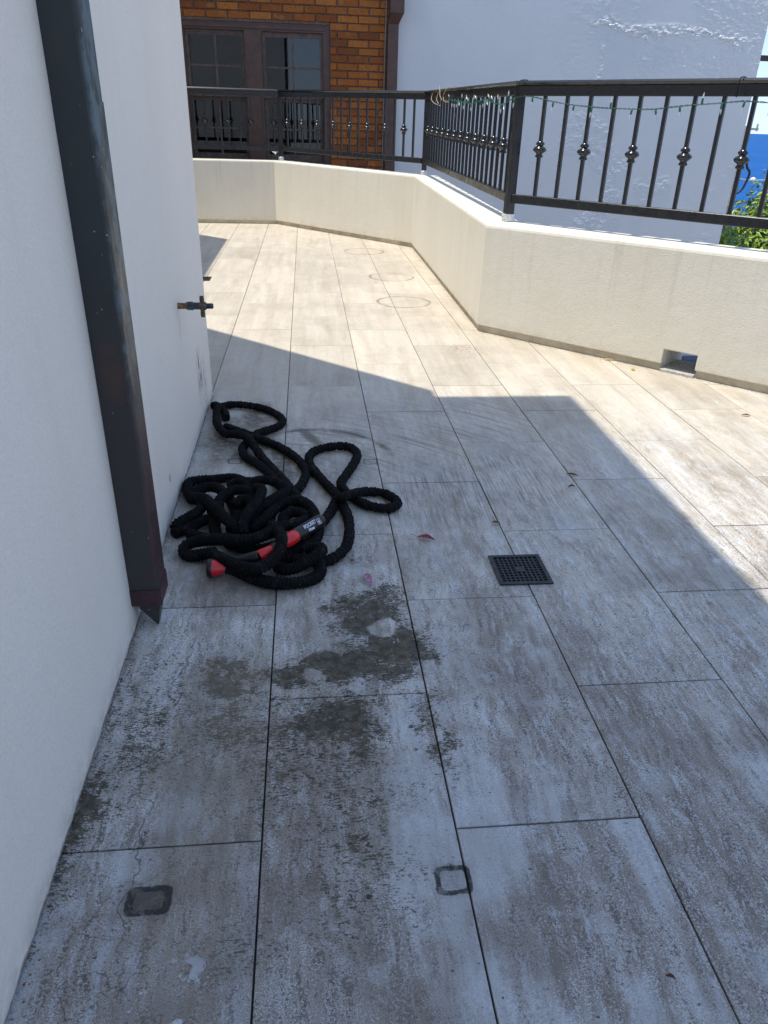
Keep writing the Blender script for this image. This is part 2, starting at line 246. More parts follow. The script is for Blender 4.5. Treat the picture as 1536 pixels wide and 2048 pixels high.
def brick_mat():
    g=G('textured_brick'); p=g.pos(); rn=g.rnd(); q=g.v('ADD',p,g.comb(g.m('MULTIPLY',rn,31.),0.,0.))
    c=g.ramp(rn,[(0,(.20,.062,.020)),(.3,(.32,.098,.024)),(.55,(.38,.125,.028)),(.8,(.42,.148,.034)),(1,(.26,.070,.022))])
    n=g.noise(g.v('MULTIPLY',q,(60,60,40)),1,4,.75); c=g.mix(g.mr(n,.50,.66,0,.6),c,(.14,.05,.018)); c=g.mix(g.mr(g.noise(q,14,3),.55,.75,0,.5),c,(.40,.20,.065))
    return g.done(c,.85,g.bump(n,1.,.012),None,.2)
MT['brick']=brick_mat()
MT['mortar']=plain('brown_mortar',(.15,.108,.088),.9,.2,0,.35,40,.6,150)
MT['brown']=plain('brown_gloss_paint',(.085,.043,.033),.4,.45,0,.2,12)
MT['darkbrown']=plain('aged_brown_paint',(.040,.024,.018),.45,.45,0,.3,20)
MT['sash']=plain('worn_sash_paint',(.10,.066,.05),.5,.4,0,.35,18)
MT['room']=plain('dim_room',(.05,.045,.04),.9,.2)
MT['reflection_sheet']=plain('blue_reflection_cloth',(.035,.045,.06),.9,.2,0,.25,8)
def glass_mat():
    g=G('window_glass'); t=g.n('ShaderNodeBsdfTransparent'); t.inputs[0].default_value=(.55,.58,.58,1)
    gl=g.n('ShaderNodeBsdfGlossy'); gl.inputs['Roughness'].default_value=.02; gl.inputs[0].default_value=(.9,.95,1,1)
    f=g.n('ShaderNodeFresnel'); f.inputs[0].default_value=1.6; mx=g.n('ShaderNodeMixShader')
    g.t.links.new(f.outputs[0],mx.inputs[0]); g.t.links.new(t.outputs[0],mx.inputs[1]); g.t.links.new(gl.outputs[0],mx.inputs[2]); g.t.links.new(mx.outputs[0],g.out.inputs[0])
    return g.mat
MT['glass']=glass_mat()
MT['conduit']=plain('grey_conduit',(.22,.20,.19),.5,.4)
MT['wire']=plain('green_wire',(.008,.07,.045),.45,.5,0,.3,90)
MT['socket']=plain('green_socket',(.01,.11,.075),.35,.5,0,.3,90)
def bulb_mat():
    g=G('clear_bulb'); g.b.inputs['Transmission Weight'].default_value=.5; return g.done((.85,.88,.86),.12,None,None,.5)
MT['bulb']=bulb_mat()
MT['straw']=plain('dry_stem',(.36,.30,.20),.8,.2,0,.3,60)
MT['petal']=plain('faded_pink_petal',(.48,.25,.36),.6,.3,0,.35,120)
MT['petal2']=plain('crimson_petal',(.26,.045,.065),.55,.3,0,.4,120)
MT['leaf_dry']=plain('dry_leaf',(.20,.09,.035),.7,.3,0,.4,90)
MT['leaf_gold']=plain('yellow_leaf',(.50,.36,.08),.6,.3,0,.3,90)
def leaf_mat():
    g=G('hedge_leaf'); rn=g.noise(g.pos(),7,4,.7); Z=g.xyz(g.pos())[2]
    c=g.ramp(rn,[(.3,(.06,.13,.015)),(.5,(.18,.28,.024)),(.7,(.42,.47,.04))])
    g.b.inputs['Subsurface Weight'].default_value=0
    return g.done(c,.45,None,None,.4)
MT['leaf']=leaf_mat()
MT['bark']=plain('bark',(.11,.08,.055),.9,.2,0,.3,40)
def sea_mat():
    g=G('sea_water'); p=g.pos(); n=g.noise(g.v('MULTIPLY',p,(.35,.12,1)),1,6,.65); n2=g.noise(g.v('MULTIPLY',p,(.02,.006,1)),1,4,.6)
    c=g.mix(g.mr(n2,.3,.7),(.0015,.065,.24),(.003,.085,.29)); c=g.mix(g.mr(n,.58,.78),c,(.012,.13,.34))
    return g.done(c,.5,g.bump(n,.6,.6),None,.02)
MT['sea']=sea_mat()
MT['ground']=plain('lane_concrete',(.30,.29,.28),.9,.2,0,.25,1.5,.2,60)
MT['roof']=plain('grey_roofing',(.16,.15,.14),.7,.3,0,.2,6)
MT['shade_blue']=plain('painted_blue_shade',(.07,.10,.16),.7,.3,0,.25,6)  # blue-grey stands in for shade seen through the scupper
MT['white']=plain('white_soffit',(.75,.74,.72),.6,.3)
MT['cable']=plain('black_cable',(.02,.02,.02),.5,.4)
MT['galv']=plain('galvanised_steel',(.45,.46,.47),.45,.5,.4,.2,30)
# ---------------------------------------------------------------- mesh helpers
COL=sc.collection
class MB:
    def __init__(s): s.v=[]; s.f=[]; s.sm=[]
    def add(s,vs,fs,smooth=False):
        o=len(s.v); s.v+=[tuple(q) for q in vs]; s.f+=[tuple(i+o for i in q) for q in fs]; s.sm+=[smooth]*len(fs)
    def box(s,a,b,mat=None):
        x0,y0,z0=a; x1,y1,z1=b
        vs=[(x0,y0,z0),(x1,y0,z0),(x1,y1,z0),(x0,y1,z0),(x0,y0,z1),(x1,y0,z1),(x1,y1,z1),(x0,y1,z1)]
        if mat is not None: vs=[mat@Vector(q) for q in vs]
        s.add(vs,[(0,3,2,1),(4,5,6,7),(0,1,5,4),(1,2,6,5),(2,3,7,6),(3,0,4,7)])
    def bar(s,p,q,wd,ht,bev=0.):          # box beam from p to q, bevelled section, width wd sideways, height ht
        p=Vector(p); q=Vector(q); d=(q-p).normalized(); sd=Vector((0,0,1)).cross(d)
        if sd.length<1e-5: sd=Vector((1,0,0))
        sd.normalize(); up=d.cross(sd); a,b=wd/2,ht/2
        if bev: sec=[(a-bev,-b),(a,-b+bev),(a,b-bev),(a-bev,b),(-a+bev,b),(-a,b-bev),(-a,-b+bev),(-a+bev,-b)]
        else: sec=[(a,-b),(a,b),(-a,b),(-a,-b)]
        n=len(sec); s.add([e+sd*u+up*h for e in (p,q) for u,h in sec],[(i,(i+1)%n,n+(i+1)%n,n+i) for i in range(n)]+[tuple(range(n))[::-1],tuple(range(n,2*n))])
    def prism(s,poly,z0,z1,bev=0.):
        n=len(poly); cx=sum(q[0] for q in poly)/n; cy=sum(q[1] for q in poly)/n
        rings=[[(x,y,z0) for x,y in poly],[(x,y,z1-bev) for x,y in poly]]
        if bev:
            ins=[]
            for i in range(n):
                P=Vector(poly[i]); A=(Vector(poly[i-1])-P).normalized(); B=(Vector(poly[(i+1)%n])-P).normalized()
                m=A+B; m=m.normalized() if m.length>1e-4 else Vector((-A.y,A.x))
                sn=max(.3,math.sqrt(max(0,(1-A.dot(B))/2))); ins.append(P+m*bev/sn)
            rings.append([(q.x,q.y,z1) for q in ins])
        vs=[q for r in rings for q in r]; fs=[]
        for k in range(len(rings)-1): fs+=[(k*n+i,k*n+(i+1)%n,(k+1)*n+(i+1)%n,(k+1)*n+i) for i in range(n)]
        fs.append(tuple(range(n))[::-1]); fs.append(tuple(range((len(rings)-1)*n,len(rings)*n))); s.add(vs,fs)
    def lathe(s,prof,seg=16,mat=Matrix(),smooth=True,rot=0.):      # prof [(r,z)...] about local Z
        vs=[]; fs=[]
        for r,z in prof:
            for i in range(seg):
                a=2*math.pi*i/seg+rot; vs.append(mat@Vector((r*math.cos(a),r*math.sin(a),z)))
        for k in range(len(prof)-1): fs+=[(k*seg+i,k*seg+(i+1)%seg,(k+1)*seg+(i+1)%seg,(k+1)*seg+i) for i in range(seg)]
        s.add(vs,fs,smooth)
        o=len(vs); s.add(vs[:seg],[tuple(range(seg))[::-1]]); s.add(vs[-seg:],[tuple(range(seg))])
    def tube(s,path,rad,seg=8,step=None,cap=True):      # rad: number or f(arc length)
        pts=[Vector(q) for q in path]
        if step: pts=spline(pts,step)
        n=len(pts); arc=0.; N=None; vs=[]; fs=[]
        for i in range(n):
            t=(pts[min(i+1,n-1)]-pts[max(i-1,0)]).normalized()
            if N is None: N=Vector((0,0,1)).cross(t); N=N if N.length>1e-3 else Vector((1,0,0))
            N=(N-t*N.dot(t)).normalized(); B=t.cross(N)
            if i: arc+=(pts[i]-pts[i-1]).length
            r=rad(arc) if callable(rad) else rad
            vs+=[pts[i]+(N*math.cos(2*math.pi*k/seg)+B*math.sin(2*math.pi*k/seg))*r for k in range(seg)]
        for i in range(n-1): fs+=[(i*seg+k,i*seg+(k+1)%seg,(i+1)*seg+(k+1)%seg,(i+1)*seg+k) for k in range(seg)]
        s.add(vs,fs,True)
        if cap: s.add(vs[:seg],[tuple(range(seg))[::-1]]); s.add(vs[-seg:],[tuple(range(seg))])
    def mesh(s,name):
        me=bpy.data.meshes.new(name); me.from_pydata(s.v,[],s.f); me.polygons.foreach_set('use_smooth',s.sm); me.validate(); me.update()
        bm=bmesh.new(); bm.from_mesh(me); bmesh.ops.recalc_face_normals(bm,faces=bm.faces); bm.to_mesh(me); bm.free(); return me
    def build(s,name,mat,parent=None,me=None):
        me=me or s.mesh(name); 
        if not me.materials: me.materials.append(MT[mat])
        o=bpy.data.objects.new(name,me); COL.objects.link(o)
        if parent is not None: attach(o,parent)
        return o
def base_of(o):
    return Vector(o.get('_b',(0,0,0)))
def attach(o,parent):
    o.parent=parent; m=Matrix.Translation(-parent.location)
    if parent.parent is not None: m=Matrix.Identity(4)
    o.matrix_parent_inverse=m
def spline(pts,step):
    out=[]; n=len(pts)
    for i in range(n-1):
        p0=pts[max(i-1,0)]; p1=pts[i]; p2=pts[i+1]; p3=pts[min(i+2,n-1)]
        k=max(2,int((p2-p1).length/step))
        for j in range(k):
            t=j/k; out.append(.5*((2*p1)+(p2-p0)*t+(2*p0-5*p1+4*p2-p3)*t*t+(3*p1-p0-3*p2+p3)*t**3))
    out.append(pts[-1]); return out
def tag(o,label=None,cat=None,group=None,kind=None):
    for k,v in (('label',label),('category',cat),('group',group),('kind',kind)):
        if v: o[k]=v
    return o
def thing(name,label,cat,loc=(0,0,0),group=None):
    o=bpy.data.objects.new(name,None); o.empty_display_size=.1; o.location=loc; COL.objects.link(o); return tag(o,label,cat,group)
def clip(poly,a,b,c):      # keep a*x+b*y<=c
    out=[]
    for i in range(len(poly)):
        p,q=poly[i-1],poly[i]; dp=a*p[0]+b*p[1]-c; dq=a*q[0]+b*q[1]-c
        if (dp<=0)!=(dq<=0): t=dp/(dp-dq); out.append((p[0]+t*(q[0]-p[0]),p[1]+t*(q[1]-p[1])))
        if dq<=0: out.append(q)
    return out
# ---------------------------------------------------------------- setting
m=MB(); m.add([(-4000,-4000,-2.6),(4000,-4000,-2.6),(4000,26,-2.6),(-4000,26,-2.6),(4000,30,-14),(-4000,30,-14)],[(0,1,2,3),(3,2,4,5)]); tag(m.build('ground','ground'),kind='structure')
m=MB(); m.add([(-9000,-9000,-12),(9000,-9000,-12),(9000,9000,-12),(-9000,9000,-12)],[(0,1,2,3)]); tag(m.build('sea','sea'),kind='structure')
# parapet line (face towards the terrace), top heights and outer line
IN=[(-2.6,8.386,.602),(.084,8.386,.602),(1.323,6.879,.583),(1.300,3.918,.540),(2.3315,2.857,.540),(3.55,1.608,.540),(3.55,-3.2,.540)]
TH=[.21,.21,.215,.265,.265,.24]
def offset_line(k):          # offset polyline by factor k of each section's thickness
    segs=[]
    for i in range(6):
        a,b=Vector(IN[i][:2]),Vector(IN[i+1][:2]); d=(b-a).normalized(); n=Vector((-d.y,d.x)); segs.append((a+n*TH[i]*k,d))
    return segs
def off_pts(o,T=None):
    T=T or [o]*6; res=[]; L=[]
    for i in range(6):
        a,b=Vector(IN[i][:2]),Vector(IN[i+1][:2]); d=(b-a).normalized(); n=Vector((-d.y,d.x)); L.append((a+n*T[i],b+n*T[i],d))
    res.append(L[0][0])
    for i in range(5):
        (p,_,d),(q,_,e)=L[i],L[i+1]; den=d.x*e.y-d.y*e.x
        if abs(den)<1e-3: res.append(q)
        else: t=((q.x-p.x)*e.y-(q.y-p.y)*e.x)/den; res.append(p+d*t)
    res.append(L[5][1]); return res
outer=off_pts(0,TH)
slab=[(-3,-3.2)]+[(q.x,q.y) for q in outer][::-1]+[(-3,8.6)]
m=MB(); m.prism(slab,-2.6,-.006); floor=tag(m.build('floor','grout'),kind='structure')
# tiles: 300 x 625 pieces in half-bond, each its own piece
TW,TL,JT=.303,.631,.0030; Y0=1.656*.303/.455
full={}
def tile_at(c,r):
    x0=c*TW+JT/2; x1=(c+1)*TW-JT/2; yb=Y0+r*TL; y0=yb+JT/2; y1=yb+TL-JT/2; poly=[(x0,y0),(x1,y0),(x1,y1),(x0,y1)]
    cy=(y0+y1)/2; n0=4; p=poly
    if cy>4.0:
        p=clip(p,1,0,1.36)
        p=clip(p,1.507,1.239,1.507*1.323+1.239*6.879+.08) if p else p
        p=clip(p,0,1,8.45) if p else p
    elif cy<3.85 or x0>1.45: p=clip(p,1.061,1.0315,1.061*1.300+1.0315*3.918+.09)
    if p: p=clip(p,1,0,3.62)
    if len(p)<3: return
    area=abs(sum(p[i-1][0]*p[i][1]-p[i][0]*p[i-1][1] for i in range(len(p))))/2
    if area<.0008: return
    z=random.uniform(-.0006,.0004)
    if p==poly:
        if 'f' not in full: q=MB(); q.prism([(-TW/2+JT/2,-TL/2+JT/2),(TW/2-JT/2,-TL/2+JT/2),(TW/2-JT/2,TL/2-JT/2),(-TW/2+JT/2,TL/2-JT/2)],-.008,0,.0009); full['f']=q.mesh('tile')
        o=MB().build('tile','tile',floor,full['f']); o.location=((x0+x1)/2,cy,z); o.rotation_euler=(random.gauss(0,.0006),random.gauss(0,.001),0)
    else:
        q=MB(); q.prism(p,-.008,0,.0009); o=q.build('tile','tile',floor); o.location=(0,0,z)
for c in range(-6,12):
    odd=c%2
    for r in range(-4,12):
        rr=r+(0 if odd else .5)          # columns share their cross joints with every second column
        yb=Y0+rr*TL
        if yb+TL<-1.2 or yb>8.45: continue
        if (c+1)*TW<-.02 and yb<2.85: continue
        if c*TW>.6 and yb+TL<-.3: continue
        tile_at(c,rr)
# ---------------------------------------------------------------- our house on the left
hs=thing('house','white rendered house wall filling the left side of the terrace','building',(-1,0,0))
m=MB(); m.prism([(.008,-3.2),(.008,2.868),(.0055,2.877),(-.001,2.887),(-1.21,4.10),(-1.21,7.17),(-2.5,8.46),(-4.5,8.46),(-4.5,-3.2)],.005,3.11); m.build('wall','wall',hs)
m=MB(); m.prism([(-4.5,-3.2),(.003,-3.2),(.003,2.79),(-4.5,2.79)],3.112,3.42); m.build('upper_wall','wall',hs)
m=MB(); m.box((-4.6,-3.4,3.42),(.456,2.80,3.52)); e=m.build('eave','white',hs)
m=MB(); m.add([(-4.6,-3.4,3.522),(.42,-3.4,3.522),(.42,2.77,3.522),(-4.6,2.77,3.522),(-2.2,-1.4,4.0),(-2.2,.8,4.0)],[(0,1,4),(1,2,5,4),(2,3,5),(3,0,4,5),(0,3,2,1)]); m.build('roof','roof',hs)
# downpipe with shoe
dp=thing('downpipe','dark green-grey square metal downpipe with maroon foot on the white wall','downpipe',(.04,1.38,0))
def rrect(x0,y0,x1,y1,r,n=3):
    out=[]
    for cx,cy,a in ((x1-r,y0+r,-90),(x1-r,y1-r,0)):
        for k in range(n+1): t=R(a+90*k/n); out.append((cx+r*math.cos(t),cy+r*math.sin(t)))
    return [(x0,y0)]+out+[(x0,y1)]
m=MB(); m.prism(rrect(.0083,1.335,.068,1.42,.009),.10,1.0); m.build('pipe','pipe',dp)
m=MB(); m.prism(rrect(.0083,1.3362,.0667,1.4185,.009),.9,3.41); m.build('upper_pipe','pipe',dp)
m=MB(); m.prism(rrect(.0083,1.3325,.0705,1.4225,.009),.066,.104); m.build('collar','maroon',dp)
m=MB(); m.add([(.014,1.338,.068),(.066,1.338,.068),(.054,1.352,.003),(.05,1.352,.006),(.014,1.415,.068),(.066,1.415,.068),(.054,1.372,.003),(.05,1.372,.006)],[(0,1,2,3),(4,7,6,5),(1,5,6,2),(0,3,7,4),(3,2,6,7),(0,4,5,1)]); m.build('shoe','pipe',dp)
m=MB(); m.bar((.0095,1.424,1.9),(.072,1.424,1.9),.003,.03); m.bar((.0095,1.331,1.9),(.072,1.331,1.9),.003,.03); m.bar((.0715,1.3325,1.9),(.0715,1.4225,1.9),.003,.03); m.build('bracket','pipe',dp)
# tap
tp=thing('garden_tap','dark outdoor tap on a rusty pipe stub in the white wall','tap',(.05,2.27,.486))
AX=Matrix.Translation((0.008,2.27,.486))@Matrix.Rotation(R(90),4,'Y')
m=MB(); m.lathe([(.0088,-.004),(.0092,.004),(.0085,.026)],14,AX); m.build('pipe_stub','rust',tp)
m=MB(); m.lathe([(.0105,.024),(.0105,.028)],14,AX); m.build('ring_seal','brass',tp)
m=MB(); m.lathe([(.0118,.028),(.0125,.030),(.0125,.044),(.0118,.046)],6,AX,False); m.lathe([(.0100,.046),(.0105,.050),(.0105,.066),(.0125,.070),(.0125,.080),(.0088,.084)],14,AX); m.build('valve_body','tap',tp)
m=MB(); m.lathe([(.0074,.084),(.0084,.085),(.0076,.087),(.0084,.089),(.0076,.091),(.0084,.093),(.0080,.101),(.0066,.1035),(.0045,.1035),(.0045,.096)],14,AX); m.build('spout','tap',tp)
m=MB()
for sgn in (-1,1):
    m.prism([(-.0055,.008),(.0055,.008),(.0065,.022),(.0052,.031),(-.0052,.031),(-.0065,.022)],-.003,.003)
    n=len(m.v); k=12; 
    T=Matrix.Translation((.0805,2.262,.486))@Matrix.Rotation(R(90),4,'X')@Matrix.Rotation(0 if sgn>0 else math.pi,4,'Z')
    m.v[-k:]=[tuple(T@Vector(q)) for q in m.v[-k:]]
m.lathe([(.009,-.006),(.0105,-.004),(.0105,.004),(.007,.006)],12,Matrix.Translation((.0805,2.262,.486))@Matrix.Rotation(R(90),4,'X')); m.build('handle','brass',tp)
# ---------------------------------------------------------------- parapet
pw=thing('parapet_wall','low cream rendered parapet wall bending round the terrace edge','wall',(1.4,4,0))
A3=Vector(IN[3][:2]); d3=(Vector(IN[4][:2])-A3).normalized(); n3=Vector((-d3.y,d3.x)); S0,S1=1.006,1.162
def sweep(mb,prof_of,ids_pts):
    n=None; vs=[]
    for k,(fn,zt) in enumerate(ids_pts):
        pr=prof_of(zt); n=len(pr); vs+=[(*fn(o,i),z) for i,(o,z) in enumerate(pr)]
    fs=[]
    for k in range(len(ids_pts)-1): fs+=[(k*n+i,k*n+(i+1)%n,(k+1)*n+(i+1)%n,(k+1)*n+i) for i in range(n)]
    fs+=[tuple(range(n))[::-1],tuple(range((len(ids_pts)-1)*n,len(ids_pts)*n))]; mb.add(vs,fs)
def prof(zt,zb=.036): 
    return [(-.009,zb),(-.010,zb+.004),(-.004,zt-.016),(-.001,zt-.006),(.006,zt-.001),(.014,zt+.0005),(-2,zt-.002),(-3,zt-.010),(-4,zb if zb>.05 else -.3),(.012,zb if zb>.05 else -.3),(.012,zb)]
cache={}
def corner(i):
    def fn(o,k):
        if o<=-1.5:          # codes for the outer side
            e={-2:-.014,-3:0.,-4:0.}[o]; key=('o',e); 
            if key not in cache: cache[key]=off_pts(0,[t+e for t in TH])
        else:
            key=round(o,4)
            if key not in cache: cache[key]=off_pts(o)
        q=cache[key][i]; return (q.x,q.y)
    return fn
def along(s):
    def fn(o,k):
        t=TH[3]+{-2:-.014,-3:0.,-4:0.}[o] if o<=-1.5 else o
        q=A3+d3*s+n3*t; return (q.x,q.y)
    return fn
m=MB()
sweep(m,prof,[(corner(0),.602),(corner(1),.602),(corner(2),.583),(corner(3),.54),(along(S0),.54)])
sweep(m,lambda z:prof(z,.103),[(along(S0),.54),(along(S1),.54)])
sweep(m,prof,[(along(S1),.54),(corner(5),.54),(corner(6),.54)])
pb=m.build('wall_body','parapet',pw)
m=MB()
def strip(zt): return [(.004,-.004),(.004,.037),(.0115,.037),(.0115,-.004)]
sweep(m,strip,[(corner(0),0),(corner(1),0),(corner(2),0),(corner(3),0),(along(S0-.004),0)])
sweep(m,strip,[(along(S1+.004),0),(corner(5),0),(corner(6),0)]); m.build('base_strip','plinth',pw)
m=MB(); P=[A3+d3*S0+n3*(-.012),A3+d3*S1+n3*(-.012),A3+d3*S1+n3*.20,A3+d3*S0+n3*.20]
m.prism([(q.x,q.y) for q in P],-.005,.014,.003); m.build('scupper_sill','concrete',pw)
# ---------------------------------------------------------------- railing
rl=thing('balcony_railing','glossy black steel railing with knobbed balusters on the cream parapet','railing',(1.44,4.1,.54))
PO=[(-2.3,8.505,.602),(.150,8.505,.602),(1.4146,6.99,.583),(1.441,4.065,.541),(2.78,2.57,.541),(3.66,1.63,.541)]
RB0,RB1,RT0,RT1,CP=.088,.131,.570,.615,.634
post_me=None; bar_me=None; kn_me=None
q=MB(); q.bar((0,0,.131),(0,0,.572),.0165,.0165,.0015); bar_me=q.mesh('baluster')
q=MB(); q.lathe([(.0125,-.036),(.0185,-.034),(.0195,-.028),(.0150,-.022),(.0150,-.018),(.0270,-.010),(.0325,-.004),(.0325,.002),(.0255,.010),(.0150,.015),(.0150,.018),(.0210,.022),(.0205,.028),(.0125,.036)],10,Matrix.Translation((0,0,.342)),True); kn_me=q.mesh('knob')
tape_me=[]
for i,(x,y,z) in enumerate(PO):
    big=Matrix.Identity(4); ang=math.atan2(PO[min(i+1,5)][1]-PO[max(i-1,0)][1],PO[min(i+1,5)][0]-PO[max(i-1,0)][0])
    ang={1:R(-20),2:R(0),3:R(-90+12)}.get(i,ang)
    q=MB(); wd=.038 if i in(1,2) else .044; q.bar((0,0,.004),(0,0,.572),wd,wd,.003); p=q.build('post','rail'); attach(p,rl); p.location=(x,y,z); p.rotation_euler=(0,0,ang)
    q=MB(); rr=wd*.62
    sec=lambda s_,k,zz:[((rr*s_+random.uniform(-.002,.002))*(1 if abs(math.cos(t))>.3 else .9)*math.cos(t)*1.12,(rr*s_+random.uniform(-.002,.002))*math.sin(t)*1.12,zz+random.uniform(-.001,.001)) for t in [2*math.pi*j/12 for j in range(12)]]
    rings=[sec(1.12,0,.0),sec(1.1,0,.010),sec(1.05,0,.018),sec(1.1,0,.026),sec(1.0,0,.034)]
    q.add([v for r_ in rings for v in r_],[(k*12+j,k*12+(j+1)%12,(k+1)*12+(j+1)%12,(k+1)*12+j) for k in range(4) for j in range(12)]+[tuple(range(48,60))])
    t=q.build('post_sleeve','tape'); attach(t,rl); t.location=(x,y,z+.001); t.rotation_euler=(0,0,ang)
def rail_sec(i,j,s_first,pitch,kn0):
    a=Vector(PO[i]); b=Vector(PO[j]); d=b-a; Ln=d.length; u=d/Ln; uz=Vector((0,0,1))
    g_=.02
    q=MB(); q.bar(a+u*g_+uz*(RB0+RB1)/2,b-u*g_+uz*(RB0+RB1)/2,.034,RB1-RB0,.003); q.build('bottom_rail','rail',rl)
    q=MB(); q.bar(a-u*.004+uz*(RT0+RT1)/2,b+u*.004+uz*(RT0+RT1)/2,.040,RT1-RT0,.003); q.build('top_rail','rail',rl)
    q=MB(); q.bar(a-u*.012+uz*(RT1+CP)/2,b+u*.012+uz*(RT1+CP)/2,.062,CP-RT1,.0088); q.build('handrail_cap','black',rl)
    ang=math.atan2(u.y,u.x); s_=s_first; k=kn0
    while s_<Ln-.05:
        c=a+u*s_; o=MB().build('baluster','rail',None,bar_me); attach(o,rl); o.location=c; o.rotation_euler=(0,0,ang)
        if k%2==0:
            kk=MB().build('knob','black',None,kn_me); kk.parent=o; kk.location=(0,0,random.uniform(-.002,.002))
        s_+=pitch; k+=1
rail_sec(3,4,.146,.1213,0); rail_sec(2,3,.125,.1168,0); rail_sec(1,2,.115,.1145,0); rail_sec(0,1,.12,.1135,0); rail_sec(4,5,.1,.12,0)
m=MB(); m.add([(random.gauss(0,.022)+.10,8.49+random.gauss(0,.012),.665+random.gauss(0,.016)) for _ in range(14)],[(0,1,2,3),(2,3,4,5),(5,6,7),(7,8,9,10),(1,5,9),(10,11,12),(11,12,13,2),(4,8,12)]); m.build('tape_scrap','tape',rl)
# string of fairy lights tied under the handrail
fl=thing('string_lights','green fairy light string with clear bulbs sagging under the black handrail','string lights',(1.5,4,1.1))
LP=[(1.405,5.823,1.131),(1.405,5.414,1.113),(1.405,5.056,1.094),(1.405,4.85,1.102),(1.405,4.66,1.109),(1.405,4.473,1.089),(1.405,4.303,1.079),(1.402,4.2,1.08),(1.404,4.10,1.095),(1.424,4.02,1.106),(1.463,3.99,1.109),(1.5,3.955,1.103),(1.536,3.92,1.093),(1.615,3.835,1.077),(1.683,3.76,1.069),(1.74,3.697,1.064),(1.802,3.630,1.062),(1.855,3.571,1.061),(1.9,3.522,1.062),(1.942,3.475,1.069),(2.01,3.40,1.079),(2.082,3.32,1.086),(2.145,3.25,1.094),(2.177,3.215,1.092),(2.211,3.177,1.089),(2.35,3.02,1.07),(2.5,2.85,1.075),(2.7,2.63,1.10)]
sp=spline([Vector(q) for q in LP],.006)
m=MB()
for ph in (0,math.pi):
    path=[]
    for i,p in enumerate(sp):
        a=i*.9+ph; t=(sp[min(i+1,len(sp)-1)]-sp[max(i-1,0)]).normalized(); n_=t.cross(Vector((0,0,1))).normalized(); b_=t.cross(n_)
        path.append(p+(n_*math.cos(a)+b_*math.sin(a))*.0022)
    m.tube(path,.0015,4)
m.build('cord','wire',fl)
def bulb(p,dirv):
    z=Vector(dirv).normalized(); T=Matrix.Translation(p)@z.to_track_quat('Z','Y').to_matrix().to_4x4()
    q=MB(); q.lathe([(.002,0),(.0042,.002),(.0048,.014),(.0042,.022)],8,T); s_=q.build('socket','socket',fl)
    q=MB(); q.lathe([(.0036,.0222),(.0040,.027),(.0030,.036),(.0008,.044)],8,T); b=q.build('bulb','bulb',s_)
arc=0.; nxt=.0; last=sp[0]; k=0
for p in sp:
    arc+=(p-last).length; last=p
    if arc>=nxt:
        nearmid=p.y>4.1
        dv=random.choice([(-.1,.2,-1),(.1,.3,-1),(0,-.1,-1),(-.2,.6,.8),(0,.1,1),(-.1,-.8,-.7)]) if nearmid else random.choice([(.05,0,-1),(-.1,.1,-1),(.2,-.1,-1),(.05,.0,1),(-.1,.1,-1)])
        bulb(p+Vector((-.003,-.003,0)),dv); nxt+=(.085 if nearmid else .098)*random.uniform(.8,1.2)
m=MB(); 
for (x,y) in ((1.452,4.035),(2.135,3.262)):
    for s_ in (-1,1):
        m.tube([(x-.033,y-.033,1.105),(x-.034,y-.034,1.165),(x-.02,y-.02,1.176),(x+.02,y+.02,1.176),(x+.028,y+.028,1.15)],.0022,5,.006)
m.build('cable_tie','cable',fl)
td=thing('dry_tendril','dead straw-coloured vine tendrils curling round the black handrail','dry vine',(1.4,6.1,1.1))
for pth in ([(1.39,6.238,1.225),(1.385,6.172,1.19),(1.378,6.109,1.158),(1.385,6.05,1.13)],[(1.40,6.582,1.205),(1.380,6.54,1.15),(1.375,6.40,1.125),(1.375,6.287,1.111),(1.385,6.103,1.096)],[(1.40,6.294,1.20),(1.378,6.262,1.142),(1.376,6.143,1.109)],[(1.40,5.663,1.21),(1.385,5.843,1.20),(1.376,5.944,1.164),(1.376,5.913,1.125),(1.38,5.75,1.112)]):
    q=MB(); q.tube(pth,.0026,5,.01); q.build('stem','straw',td)
q=MB(); q.add([(1.376,5.86,1.118),(1.372,5.80,1.112),(1.38,5.74,1.118),(1.378,5.80,1.128)],[(0,1,2,3)]); q.build('withered_leaf','leaf_dry',td)
# ---------------------------------------------------------------- brick house behind the parapet
bh=thing('brick_house','orange-brown textured brick house with brown windows behind the railing','building',(0,10.2,-2.6))
YB=9.9; BW,BH,BJ=.240,.0765,.012
m=MB(); m.box((-5,YB+.012,-2.6),(-.985,YB+.24,3.3)); m.box((.70,YB+.012,-2.6),(1.44,YB+.24,3.3)); m.box((-.985,YB+.0125,1.925),(.70,YB+.24,3.3)); m.box((-.985,YB+.0125,-2.6),(.70,YB+.24,.47)); m.build('wall','mortar',bh)
variants=[]
for k in range(5):
    q=MB(); rr=random.Random(k); L,H=BW-BJ,BH-BJ; j=lambda:rr.uniform(-.0022,.0022)
    vs=[(-L/2+j(),.016,-H/2+j()),(L/2+j(),.016,-H/2+j()),(L/2+j(),.016,H/2+j()),(-L/2+j(),.016,H/2+j())]
    vs+=[(x*.995,-.001+j()*.4,z*.99) for x,_,z in vs]+[(x*.97,-.005+j()*.4,z*.91) for x,_,z in vs]
    q.add(vs,[(0,1,5,4),(1,2,6,5),(2,3,7,6),(3,0,4,7),(4,5,9,8),(5,6,10,9),(6,7,11,10),(7,4,8,11),(8,9,10,11)]); variants.append(q.mesh('brick'))
half={}
def brick(x0,x1,z):
    w_=x1-x0
    if w_<.05: return
    o=MB().build('brick','brick',None,random.choice(variants)); attach(o,bh); o.location=((x0+x1)/2,YB+random.uniform(-.0015,.0025),z); o.scale=(w_/(BW-BJ),1,1); o.rotation_euler=(0,random.gauss(0,.004),0)
row=0; z=.30
